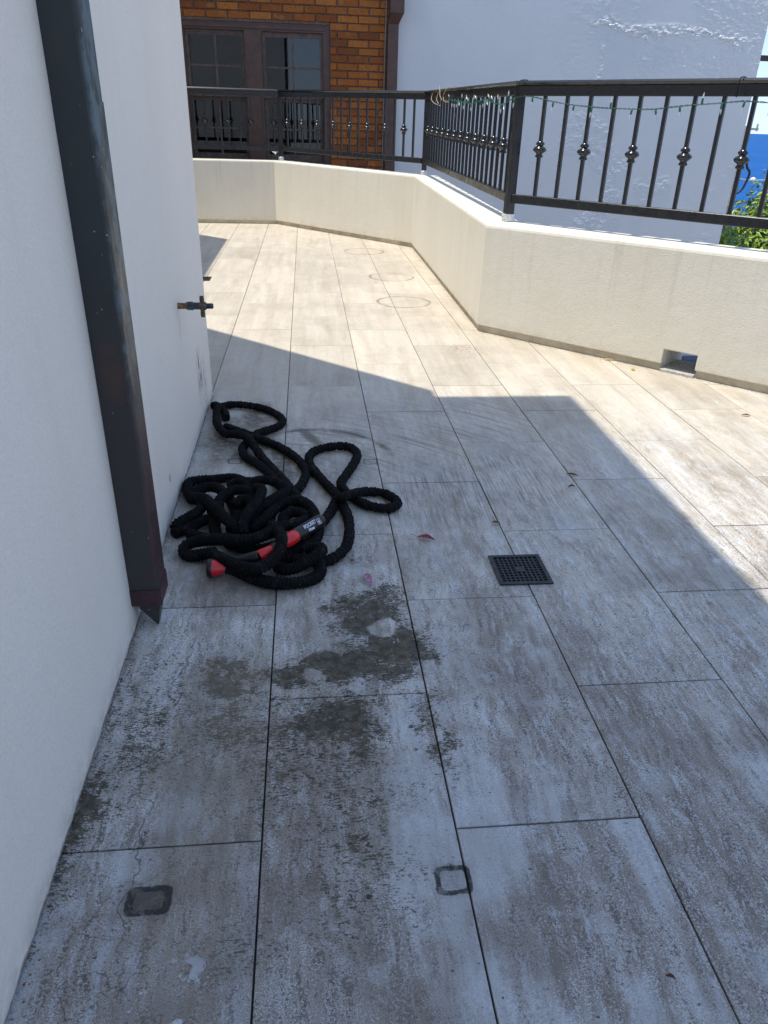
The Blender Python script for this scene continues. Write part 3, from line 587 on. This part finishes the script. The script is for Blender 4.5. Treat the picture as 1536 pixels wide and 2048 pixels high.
while z<3.0:
    x=-1.38+(BW/2 if row%2 else 0)
    while x<1.40:
        a,b=x+BJ/2,x+BW-BJ/2
        spans=[(max(a,-1.38),min(b,1.375))]
        if .47<z+BH/2 and z-BH/2<1.925 and z>.43:
            spans=[s for s in ((max(a,-1.38),min(b,-.99)),(max(a,.705),min(b,1.375)))]
        for s in spans: 
            if s[1]-s[0]>.045: brick(s[0],s[1],z)
        x+=BW
    z+=BH; row+=1
m=MB(); m.box((-5.4,YB-.45,3.3),(1.44,YB+4,3.42)); m.build('eave','darkbrown',bh)
m=MB(); m.add([(-5.4,YB-.45,3.422),(1.44,YB-.45,3.422),(1.44,YB+4,3.422),(-5.4,YB+4,3.422),(-3.4,YB+1.8,4.4),(-.6,YB+1.8,4.4)],[(0,1,5,4),(1,2,5),(2,3,4,5),(3,0,4),(0,3,2,1)]); m.build('roof','roof',bh)
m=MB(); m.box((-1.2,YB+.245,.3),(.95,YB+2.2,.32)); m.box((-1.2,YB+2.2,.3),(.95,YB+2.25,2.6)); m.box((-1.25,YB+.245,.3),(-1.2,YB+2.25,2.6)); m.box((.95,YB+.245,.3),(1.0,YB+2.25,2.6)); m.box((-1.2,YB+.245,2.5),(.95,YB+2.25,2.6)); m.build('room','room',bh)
# window: heavy frame, two double-hung lights, two by two panes above
wf=MB(); FY0,FY1=YB-.005,YB+.16
wf.box((-.984,FY0+.03,1.842),(.699,FY1,1.924)); wf.box((-.984,FY0+.03,.472),(-.915,FY1,1.842)); wf.box((.625,FY0+.03,.472),(.699,FY1,1.842)); wf.box((-.984,FY0-.03,.475),(.699,FY1-.02,.515))
wf.box((-.255,FY0,.515),(-.065,FY1-.01,1.842)); wf.box((-.93,FY0+.015,1.865),(.66,FY0+.03,1.895))
win=wf.build('window','brown',bh)
def lite(x0,x1):
    q=MB(); yb=YB+.055
    q.box((x0,yb,1.79),(x1,yb+.03,1.84)); q.box((x0,yb,1.19),(x1,yb+.03,1.25)); q.box((x0,yb,1.25),(x0+.038,yb+.03,1.79)); q.box((x1-.038,yb,1.25),(x1,yb+.03,1.79)); xm=(x0+x1)/2
    q.box((xm-.011,yb+.004,1.25),(xm+.011,yb+.026,1.79)); q.box((x0+.038,yb+.006,1.488),(xm-.011,yb+.024,1.508)); q.box((xm+.011,yb+.006,1.488),(x1-.038,yb+.024,1.508)); q.build('upper_sash','sash',win)
    for a,b in ((x0+.038,xm-.011),(xm+.011,x1-.038)):
        for c,d in ((1.25,1.488),(1.508,1.79)): g_=MB(); g_.box((a,yb+.012,c),(b,yb+.016,d)); g_.build('pane','glass',win)
    yb+=.04
    q=MB(); q.box((x0,yb,1.15),(x1,yb+.03,1.19)); q.box((x0,yb,.518),(x1,yb+.03,.60)); q.box((x0,yb,.60),(x0+.038,yb+.03,1.15)); q.box((x1-.038,yb,.60),(x1,yb+.03,1.15)); q.box((xm-.011,yb+.004,.60),(xm+.011,yb+.026,1.15)); q.box((x0+.038,yb+.006,.858),(xm-.011,yb+.024,.878)); q.box((xm+.011,yb+.006,.858),(x1-.038,yb+.024,.878)); q.build('lower_sash','sash',win)
    for a,b in ((x0+.038,xm-.011),(xm+.011,x1-.038)):
        for c,d in ((.60,.858),(.878,1.15)): g_=MB(); g_.box((a,yb+.012,c),(b,yb+.016,d)); g_.build('pane','glass',win)
lite(-.913,-.257); lite(-.063,.623)
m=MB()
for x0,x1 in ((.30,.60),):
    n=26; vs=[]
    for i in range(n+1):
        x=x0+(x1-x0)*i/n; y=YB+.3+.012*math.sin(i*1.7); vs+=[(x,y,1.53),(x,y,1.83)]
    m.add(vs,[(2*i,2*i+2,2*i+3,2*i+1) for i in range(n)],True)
m.build('reflection_sheet','reflection_sheet',bh)  # sheet added behind one pane, its blue tone painted as a reflection
# brown downpipe at the brick corner and its thin conduit
bp=thing('brown_downpipe','brown rainwater pipe with a hopper between brick and white walls','downpipe',(1.42,9.83,-2.6))
m=MB(); m.box((1.352,YB-.085,-2.6),(1.468,YB-.012,1.95)); m.build('pipe','brown',bp)
m=MB(); a=[(1.352,YB-.085),(1.468,YB-.085),(1.468,YB-.012),(1.352,YB-.012)]; b=[(1.36,YB-.20),(1.512,YB-.20),(1.512,YB-.012),(1.36,YB-.012)]
m.add([(x,y,1.951) for x,y in a]+[(x,y,2.045) for x,y in b]+[(x,y,2.7) for x,y in b],[(0,1,5,4),(1,2,6,5),(2,3,7,6),(3,0,4,7),(4,5,9,8),(5,6,10,9),(6,7,11,10),(7,4,8,11),(8,9,10,11),(3,2,1,0)]); m.build('hopper','brown',bp)
m=MB(); m.tube([(1.325,YB-.018,-2.6),(1.325,YB-.018,1.72),(1.332,YB-.016,2.0),(1.334,YB-.016,2.6)],.009,6); tag(m.build('wall_conduit','conduit'),'thin grey conduit running up the bricks beside the brown downpipe','conduit')
# white neighbour
nh=thing('neighbour_house','tall bluish-white rendered house wall beyond the railing','building',(3.6,10,-2.6))
from mathutils import noise as mn
m=MB(); m.box((1.445,YB+.03,-2.6),(5.835,YB+6,3.6)); m.build('wall','neigh',nh)
# street face with its trowel marks and a lumpy rectangular repair, modelled in relief
sst=lambda a,b,t:(lambda u:u*u*(3-2*u))(min(1,max(0,(t-a)/(b-a))))
def relief(x,z):
    w=.16*(mn.fractal(Vector((x*1.7,z*1.7,3.1)),1,2,4)); zz=z+w*.6; xx=x+w*.5
    rid=(1-sst(0,.10,abs(zz-1.98+.03*(x-4.6))))*sst(3.6,3.95,x)*(1-sst(5.45,5.75,x)); lef=(1-sst(0,.07,abs(xx-3.88)))*sst(1.35,1.5,z)*(1-sst(1.95,2.02,z))
    pat=sst(.10,.42,mn.fractal(Vector((x*1.3,z*1.6,9.7)),1,2,4))*sst(3.3,4.1,x)
    k=min(2.2,rid*1.7+lef*.7+pat*.55)+.015
    return .0085*k*(mn.fractal(Vector((x*17,z*34,.5)),.6,2,4)+.3)+.0022*mn.noise(Vector((x*1.2,z*.8,4)))+.0003*mn.noise(Vector((x*30,z*30,1)))
NX,NZ,xa,xb,za,zb=380,270,1.445,5.835,-.6,2.55
m=MB(); m.add([(xa+(xb-xa)*i/NX,YB-relief(xa+(xb-xa)*i/NX,za+(zb-za)*j/NZ),za+(zb-za)*j/NZ) for j in range(NZ+1) for i in range(NX+1)],[(j*(NX+1)+i,j*(NX+1)+i+1,(j+1)*(NX+1)+i+1,(j+1)*(NX+1)+i) for j in range(NZ) for i in range(NX)])
m.box((xa,YB+.004,-2.6),(xb,YB+.029,za)); m.box((xa,YB+.004,zb),(xb,YB+.029,3.6)); m.box((xb-.012,YB+.006,za),(xb-.0005,YB+.029,zb)); m.build('wall_face','neigh',nh)
m=MB(); m.box((1.3,YB+.003,3.6),(5.93,YB+6.3,3.72)); m.build('roof','roof',nh)
m=MB(); m.bar((5.835,YB+.35,1.80),(7.4,YB+.35,1.80),.05,.06); m.build('balcony_rail','darkbrown',nh)
m=MB(); m.box((3.2,8.2,-2.6),(6.6,8.36,-1.40)); m.box((3.18,8.17,-1.398),(6.62,8.39,-1.35)); tag(m.build('scupper_shade_panel','shade_blue'),'added dark blue panel standing for the shade seen through the scupper hole','wall')  # added panel, its dark blue colour imitates shade beyond the hole
# hedge, shrub, pole and cables towards the sea
def foliage(name,c,rx,ry,rz,n,size,parent,floor_z):
    q=MB(); rr=random.Random(n)
    for _ in range(n):
        while True:
            v=Vector((rr.uniform(-1,1),rr.uniform(-1,1),rr.uniform(-1,1))); L=v.length
            if .45<L<1: break
        bumpy=1+.16*math.sin(v.x*9+v.z*4)+.10*math.sin(v.y*11+v.x*5)
        p=Vector((c[0]+v.x*rx*bumpy,c[1]+v.y*ry*bumpy,c[2]+v.z*rz*bumpy))
        if p.z<floor_z: continue
        nrm=(Vector((v.x,v.y,v.z+.5))+Vector((rr.gauss(0,.5),rr.gauss(0,.5),rr.gauss(0,.5)))).normalized(); t=nrm.cross(Vector((rr.gauss(0,1),rr.gauss(0,1),rr.gauss(0,1)))).normalized(); b=nrm.cross(t); s=size*rr.uniform(.6,1.25)
        q.add([p-t*s,p-b*s*.42+nrm*s*.1,p+t*s,p+b*s*.42+nrm*s*.1],[(0,1,2,3)])
    o=bpy.data.objects.new(name,None); me=bpy.data.meshes.new(name); me.from_pydata(q.v,[],q.f); me.update(); bpy.data.objects.remove(o)
    q2=MB().build(name,'leaf',parent,me); return q2
hd=thing('hedge','clipped bright green hedge beyond the parapet in front of the sea','hedge',(8.2,12.2,-2.6))
f_=foliage('foliage',(8.3,12.2,-.82),1.75,.8,1.12,20000,.05,hd,-2.5)
q=MB()
for x in (7.3,7.7,8.1,8.6,9.1): q.tube([(x,12.2,-2.6),(x+.05,12.25,-1.9),(x-.1,12.15,-1.2)],lambda s:.035-.015*s,6,.2)
q.build('stem','bark',hd)
sh=thing('shrub','small green shrub seen through the scupper hole in the parapet','shrub',(5.35,8.75,-2.6))
foliage('foliage',(5.35,8.75,-1.75),.3,.25,.42,1200,.04,sh,-2.6); q=MB(); q.tube([(5.35,8.75,-2.6),(5.36,8.75,-1.8)],.02,6,.1); q.build('stem','bark',sh)
pl=thing('service_pole','slim grey service pole with a bracket behind the railing by the sea','pole',(7.09,12.1,-2.6))
q=MB(); q.tube([(7.085,12.1,-2.6),(7.085,12.1,1.07)],.05,10); q.build('mast','galv',pl)
q=MB(); q.bar((7.02,12.1,1.03),(7.26,12.1,1.03),.03,.03); q.bar((7.24,12.1,1.0),(7.24,12.1,1.1),.02,.02); q.build('bracket','galv',pl)
q=MB(); q.tube([(7.16,12.05,.62),(7.2,12.05,.5),(7.26,12.05,.42),(7.2,12.05,.2),(7.1,12.05,.12)],.018,6,.03); q.build('drip_loop','cable',pl)
def cab(name,lab,pts,r): 
    q=MB(); q.tube(pts,r,5,.5); return tag(q.build(name,'galv' if r<.013 else 'cable'),lab,'cable','overhead cables by the sea')
cab('overhead_cable','pale overhead cable with a white insulator crossing the blue sea',[(7.10,12.1,.35),(8.3,13.6,.24),(12.5,18.5,.05)],.011)
q=MB(); q.lathe([(.02,-.06),(.045,-.03),(.045,.03),(.02,.06)],8,Matrix.Translation((8.06,13.3,.26))@Matrix.Rotation(R(50),4,'Z')@Matrix.Rotation(R(90),4,'Y')); ins=q.build('insulator','white',bpy.data.objects['overhead_cable'])
cab('overhead_cable','thin dark overhead cable sloping down across the sea above the hedge',[(7.10,12.1,.02),(8.3,13.6,-.13),(12.5,18.5,-.65)],.014)
# ---------------------------------------------------------------- drain grates
def grate(x0,y0,x1,y1,label):
    g_=thing('drain_grate',label,'drain grate',((x0+x1)/2,(y0+y1)/2,0),'floor drain grates')
    q=MB(); q.box((x0+.004,y0+.004,.0006),(x1-.004,y1-.004,.0009)); q.build('pit_shade_plate','pit_shade',g_)  # thin black plate over the tile, painted as the dark below the grid
    F=.0105; q=MB(); z0,z1=.0007,.0042
    for a,b in (((x0,y0),(x1,y0+F)),((x0,y1-F),(x1,y1)),((x0,y0+F),(x0+F,y1-F)),((x1-F,y0+F),(x1,y1-F))): q.box((*a,z0),(*b,z1))
    q.build('frame','iron',g_)
    q=MB(); n=10; px=(x1-x0-2*F)/n; py=(y1-y0-2*F)/n
    for i in range(1,n): q.box((x0+F+i*px-.0019,y0+F,.001),(x0+F+i*px+.0019,y1-F,.0031))
    for i in range(1,n): q.box((x0+F,y0+F+i*py-.0019,.001),(x1-F,y0+F+i*py+.0019,.0029))
    q.build('grid','iron',g_)
    cx,cy=(x0+x1)/2,(y0+y1)/2; q=MB(); q.box((cx-px,cy-py,.0012),(cx+px,cy+py,.0036)); q.build('centre_plate','iron',g_)
grate(.838,1.466,.971,1.601,'square black drain grate set in the shaded tiles')
grate(-.40,5.25,-.267,5.384,'second drain grate half hidden past the corner of the white wall')
# ---------------------------------------------------------------- hose
HOSE=[
 [(0.03,2.715,0.015),(0.03,2.728,0.015),(0.05,2.679,0.025),(0.052,2.589,0.025),(0.066,2.495,0.025),(0.099,2.417,0.022),(0.132,2.402,0.025),(0.171,2.347,0.04),(0.199,2.298,0.034),(0.223,2.245,0.02),(0.256,2.167,0.015),(0.291,2.077,0.019),(0.318,1.998,0.025),(0.344,1.916,0.031),(0.363,1.857,0.023),(0.368,1.821,0.015)],
 [(0.086,2.587,0.015),(0.077,2.649,0.015),(0.058,2.695,0.015),(0.08,2.723,0.015),(0.124,2.726,0.016),(0.183,2.702,0.016),(0.235,2.664,0.015),(0.275,2.605,0.015),(0.292,2.542,0.016),(0.278,2.497,0.016),(0.244,2.464,0.015),(0.21,2.434,0.015),(0.19,2.388,0.015),(0.171,2.329,0.015),(0.167,2.279,0.016),(0.184,2.223,0.015),(0.219,2.175,0.016),(0.253,2.116,0.015),(0.281,2.054,0.016),(0.308,1.983,0.015),(0.324,1.927,0.015)],
 [(0.091,2.502,0.015),(0.126,2.469,0.015),(0.17,2.431,0.015),(0.213,2.383,0.015),(0.254,2.346,0.015),(0.295,2.296,0.015),(0.335,2.232,0.015),(0.363,2.163,0.015),(0.374,2.099,0.016),(0.364,2.027,0.016),(0.345,1.976,0.015),(0.324,1.943,0.015),(0.306,1.864,0.015)],
 [(0.404,1.721,0.037),(0.42,1.767,0.025),(0.44,1.832,0.015),(0.459,1.89,0.02),(0.48,1.869,0.046),(0.513,1.912,0.034),(0.557,1.961,0.015),(0.601,1.948,0.015),(0.629,1.908,0.015),(0.633,1.876,0.015),(0.611,1.852,0.015),(0.577,1.857,0.015),(0.541,1.88,0.015),(0.509,1.924,0.015),(0.487,1.97,0.016),(0.479,2.022,0.015),(0.498,2.082,0.015),(0.526,2.164,0.015),(0.542,2.238,0.015),(0.525,2.293,0.015),(0.486,2.309,0.016),(0.441,2.299,0.015),(0.401,2.268,0.015),(0.384,2.216,0.015),(0.39,2.149,0.015),(0.414,2.073,0.015),(0.443,1.994,0.015),(0.466,1.931,0.015),(0.48,1.867,0.015),(0.489,1.795,0.015),(0.488,1.719,0.015),(0.478,1.653,0.015),(0.457,1.608,0.015),(0.426,1.578,0.015),(0.393,1.577,0.019),(0.364,1.58,0.019),(0.33,1.59,0.016),(0.301,1.591,0.015),(0.27,1.634,0.015)],
 [(0.086,1.888,0.037),(0.068,1.896,0.031),(0.047,1.931,0.025),(0.03,1.987,0.022),(0.03,2.036,0.019),(0.06,2.056,0.017),(0.099,2.058,0.017),(0.139,2.062,0.019),(0.171,2.042,0.025),(0.2,1.989,0.031),(0.2,1.916,0.023),(0.19,1.849,0.015),(0.178,1.771,0.015)],
 [(0.05,1.917,0.015),(0.057,1.948,0.028),(0.081,1.972,0.031),(0.109,1.975,0.031),(0.136,1.947,0.031),(0.163,1.9,0.022),(0.183,1.829,0.015),(0.176,1.744,0.015)],
 [(0.072,1.876,0.046),(0.101,1.839,0.062),(0.134,1.782,0.062),(0.167,1.731,0.056),(0.192,1.705,0.046),(0.206,1.688,0.031)],
 [(0.134,1.842,0.031),(0.136,1.864,0.043),(0.152,1.893,0.05),(0.179,1.91,0.053),(0.207,1.909,0.05),(0.224,1.892,0.04),(0.238,1.847,0.031)],
 [(0.143,2.012,0.016),(0.173,2.021,0.023),(0.21,2,0.034),(0.249,2.007,0.037),(0.289,1.993,0.034),(0.319,1.951,0.031),(0.344,1.91,0.023),(0.358,1.862,0.015)],
 [(0.229,1.928,0.047),(0.251,1.882,0.065),(0.244,1.805,0.068),(0.225,1.745,0.067),(0.213,1.706,0.056),(0.215,1.68,0.04)],
 [(0.33,1.885,0.031),(0.328,1.901,0.05),(0.299,1.856,0.056),(0.267,1.822,0.053),(0.245,1.801,0.043),(0.22,1.756,0.028)],
 [(0.03,1.733,0.015),(0.04,1.746,0.015),(0.068,1.767,0.015),(0.093,1.783,0.022),(0.119,1.789,0.028),(0.154,1.794,0.025)],
 [(0.03,1.755,0.019),(0.037,1.77,0.025),(0.066,1.792,0.034),(0.089,1.81,0.043),(0.092,1.844,0.046)],
 [(0.151,1.612,0.025),(0.125,1.619,0.019),(0.091,1.618,0.015),(0.071,1.631,0.015),(0.07,1.654,0.022),(0.097,1.656,0.034),(0.138,1.637,0.05),(0.181,1.623,0.056),(0.223,1.614,0.059),(0.256,1.618,0.062),(0.288,1.645,0.065),(0.317,1.67,0.065),(0.347,1.689,0.059),(0.373,1.729,0.046)],
 [(0.138,1.587,0.04),(0.174,1.557,0.04),(0.209,1.523,0.043),(0.246,1.501,0.046),(0.277,1.506,0.05),(0.301,1.528,0.059),(0.314,1.554,0.071),(0.315,1.584,0.078),(0.306,1.634,0.068),(0.286,1.699,0.053)],
 [(0.283,1.72,0.015),(0.275,1.774,0.022),(0.283,1.808,0.037),(0.308,1.833,0.046),(0.341,1.843,0.05),(0.368,1.831,0.05),(0.389,1.796,0.047),(0.4,1.748,0.043),(0.406,1.705,0.031),(0.396,1.667,0.025),(0.368,1.639,0.022),(0.338,1.621,0.019),(0.305,1.599,0.015)],
 [(0.312,1.737,0.031),(0.316,1.777,0.037),(0.341,1.793,0.04),(0.366,1.779,0.04),(0.376,1.752,0.034),(0.368,1.718,0.025)],
 [(0.302,1.551,0.019),(0.323,1.531,0.022),(0.348,1.528,0.028),(0.376,1.535,0.04),(0.401,1.555,0.046),(0.412,1.579,0.046),(0.402,1.602,0.04),(0.372,1.607,0.031)],
 [(0.186,1.541,0.025),(0.214,1.53,0.019),(0.252,1.505,0.015),(0.292,1.486,0.015),(0.332,1.481,0.015),(0.372,1.488,0.015),(0.4,1.508,0.015),(0.408,1.533,0.019),(0.401,1.555,0.025),(0.376,1.572,0.025)],
 [(0.113,1.853,0.031),(0.127,1.795,0.025),(0.136,1.734,0.022),(0.148,1.691,0.015)],
 [(0.068,1.731,0.015),(0.101,1.711,0.015),(0.137,1.701,0.015),(0.179,1.707,0.015),(0.221,1.732,0.015),(0.255,1.768,0.015)],
 [(0.231,1.719,0.028),(0.257,1.746,0.04),(0.282,1.792,0.043),(0.298,1.843,0.037)],
 [(0.173,1.681,0.015),(0.206,1.643,0.022),(0.245,1.624,0.025),(0.283,1.635,0.022),(0.32,1.664,0.019),(0.359,1.69,0.015)],
 [(0.178,1.844,0.034),(0.195,1.866,0.043),(0.214,1.865,0.043),(0.228,1.826,0.037),(0.223,1.781,0.025)],
]

hz=thing('garden_hose','black expandable fabric hose heaped against the white wall','hose',(.25,1.75,0))
rg=random.Random(3); m=MB()
for k,path in enumerate(HOSE):
    loose=k<4; ph=[rg.uniform(0,6.28) for _ in range(6)]; pitch=.0088 if not loose else .0125
    def rad(s,ph=ph,pitch=pitch,loose=loose):
        r=.0137 if loose else .0146
        r*=1+(.075 if loose else .10)*math.sin(2*math.pi*s/pitch+1.2*math.sin(s*37+ph[0]))
        r*=1+(.06 if loose else .02)*math.sin(s*230+2*math.sin(s*61+ph[1])+ph[2])+.03*math.sin(s*43+ph[3])
        return r
    m.tube([Vector(q)+Vector((0,0,.0005)) for q in path],rad,10,.0021)
m.build('tube','hose',hz)
def along_axis(p,q): 
    p=Vector(p); q=Vector(q); return Matrix.Translation(p)@(q-p).to_track_quat('Z','Y').to_matrix().to_4x4(),(q-p).length
p0=Vector((.412,1.724,.049)); p1=Vector((.347,1.630,.059)); p2=Vector((.318,1.588,.061)); T,L=along_axis(p0,p1)
q=MB(); q.lathe([(.0135,-.004),(.0178,0),(.0182,.004),(.0182,L-.004),(.0168,L),(.0150,L+.004)],20,T); sl=q.build('coupling_sleeve','rubber',hz)
T,L=along_axis(p1,p2); q=MB(); q.lathe([(.0165,.001),(.0178,.004),(.0178,L*.45),(.0138,L),(.0120,L+.002)],20,T); q.build('red_collar','red',hz)
T,L=along_axis(p2,(.292,1.572,.056)); q=MB(); q.lathe([(.0125,.002),(.0135,.006),(.0135,L)],16,T); q.build('coupling_barrel','rubber',hz)
T,L=along_axis((.296,1.574,.056),(.262,1.556,.045)); q=MB(); q.lathe([(.0115,0),(.0128,.002),(.0168,L-.003),(.0160,L)],18,T); q.build('red_cone','red',hz)
T,L=along_axis((.263,1.557,.045),(.205,1.565,.028)); q=MB(); q.lathe([(.0155,0),(.0165,.004),(.0155,.03),(.0150,L)],16,T); q.build('coupling_tail','rubber',hz)
# nozzle end, red cone with a black rim
T,L=along_axis((.140,1.546,.024),(.190,1.541,.024)); q=MB(); q.lathe([(.0215,.011),(.0208,.014),(.0165,.026),(.0125,.040),(.0115,L)],20,T); q.build('nozzle_cone','red',hz)
q=MB(); q.lathe([(.016,-.002),(.0222,-.001),(.0232,.002),(.0232,.009),(.0220,.0108)],20,T); q.build('nozzle_rim','rubber',hz)
# print on the sleeve
ax=(p0-p1).normalized(); view=(Vector((.39,0,.98))-p0).normalized(); nn=(view-ax*view.dot(ax)).normalized(); nn=(nn+Vector((0,0,.1))).normalized(); nn=(nn-ax*nn.dot(ax)).normalized(); up=nn.cross(ax)
def text(name,body,size,s_al,s_up,shear=0):
    cu=bpy.data.curves.new(name,'FONT'); cu.body=body; cu.size=size; cu.shear=shear; cu.offset=.0003
    to=bpy.data.objects.new(name,cu); COL.objects.link(to); me=bpy.data.meshes.new_from_object(to); bpy.data.objects.remove(to); bpy.data.curves.remove(cu)
    F=Matrix((ax,up,nn)).transposed().to_4x4(); F.translation=p1+ax*s_al+up*s_up+nn*.0186; me.transform(F); me.materials.clear(); me.materials.append(MT['print'])
    MB().build(name,'print',sl,me)
text('lettering','POCKET',.0135,.024,.0005); text('lettering','Hose',.0115,.033,-.0105,.35)
q=MB(); F=Matrix((ax,up,nn)).transposed().to_4x4(); F.translation=p1+ax*.086+nn*.0186
for a,b in (((-.0065,-.0075),(.0065,-.0063)),((-.0065,.0063),(.0065,.0075)),((-.0065,-.0063),(-.0053,.0063)),((.0053,-.0063),(.0065,.0063))): q.box((*a,0),(*b,.0003),F)
q.add([F@Vector(v) for v in ((0,.0045,.0002),(-.003,-.001,.0002),(-.002,-.0038,.0002),(.002,-.0038,.0002),(.003,-.001,.0002))],[(0,1,2,3,4)]); q.build('emblem','print',sl)
# ---------------------------------------------------------------- fallen petals, leaves, crumbs
def petal(name,a,b,wd,mat,label,cat,curl=.008,grp=None,stem=True):
    a=Vector((*a,.003)); b=Vector((*b,.003)); d=b-a; L=d.length; u=d/L; s=Vector((-u.y,u.x,0)); n=9; q=MB(); vs=[]; rr=random.Random(int(L*9e4))
    for i in range(n+1):
        t=i/n; w_=wd*math.sin(math.pi*min(1,.08+t*.95))**.8*(1-.3*t)*rr.uniform(.85,1.12); h=curl*math.sin(math.pi*t)+.001
        for k in (-1,-.5,0,.5,1): vs.append(a+u*L*t+s*w_*k+Vector((0,0,h*(.35+.9*abs(k)) + rr.uniform(0,.0012))))
    fs=[(i*5+k,i*5+k+1,i*5+k+6,i*5+k+5) for i in range(n) for k in range(4)]
    q.add(vs,fs,True)
    if stem: q.tube([a+Vector((0,0,.002)),a-u*L*.25+s*.004+Vector((0,0,.003)),a-u*L*.45+s*.010],.0007,4,.004)
    return tag(q.build(name,mat),label,cat,grp)
petal('fallen_petal',(.670,1.705),(.714,1.687),.0095,'petal2','shrivelled crimson petal lying left of the black drain grate','petal',.006,'fallen petals')
petal('fallen_petal',(.510,1.527),(.529,1.476),.0115,'petal','pale pink petal lying on the mossy tile below the hose','petal',.010,'fallen petals')
for a,b,wd,mat,lab in [((.888,1.775),(.910,1.768),.006,'leaf_dry','tiny brown leaf on a tile joint just above the drain grate'),
    ((1.176,1.992),(1.20,1.995),.004,'leaf_dry','thin dark twig-like leaf on the shaded tile right of the hose'),
    ((1.20,2.085),(1.235,2.068),.005,'leaf_dry','curled dark red leaf at a tile corner near the shadow edge'),
    ((1.872,3.195),(1.880,3.225),.010,'leaf_gold','small yellow leaf on sunlit tiles below the cream parapet'),
    ((2.072,2.600),(2.105,2.590),.007,'leaf_dry','brown leaf on the sunlit tiles near the right edge'),
    ((1.80,3.37),(1.84,3.345),.007,'leaf_gold','yellow-green leaf lying against the foot of the parapet'),
    ((.838,.537),(.850,.531),.003,'leaf_dry','tiny dark seed husk on the nearest tile at lower right')]:
    petal('fallen_leaf',a,b,wd,mat,lab,'leaf',.004,'fallen leaves',False)
# dirt crumbs along the parapet foot and the house wall
rr=random.Random(11); q=MB()
def crumb(x,y,s):
    a=rr.uniform(0,6.28); v=[(x+s*math.cos(a+t)*rr.uniform(.5,1),y+s*math.sin(a+t)*rr.uniform(.5,1),.0004) for t in (0,1.6,3.1,4.7)]
    q.add(v+[(x,y,s*.7)],[(0,1,4),(1,2,4),(2,3,4),(3,0,4)])
for _ in range(420):
    i=rr.choice([1,2,2,3,3,4]); t=rr.random(); a,b=Vector(IN[i][:2]),Vector(IN[i+1][:2]); d=(b-a).normalized(); n_=Vector((d.y,-d.x)); p=a+(b-a)*t+n_*(.002+abs(rr.gauss(0,.012))); crumb(p.x,p.y,rr.uniform(.0012,.0035))
for _ in range(240): crumb(.009+abs(rr.gauss(0,.006)),rr.uniform(.3,2.87),rr.uniform(.001,.003))
for _ in range(260): crumb(rr.uniform(.05,2.6),rr.uniform(.4,7.),rr.uniform(.0008,.0022))
tag(q.build('dirt_crumbs','leaf_dry'),'brown dirt crumbs scattered along the wall feet','dirt',None,'stuff')
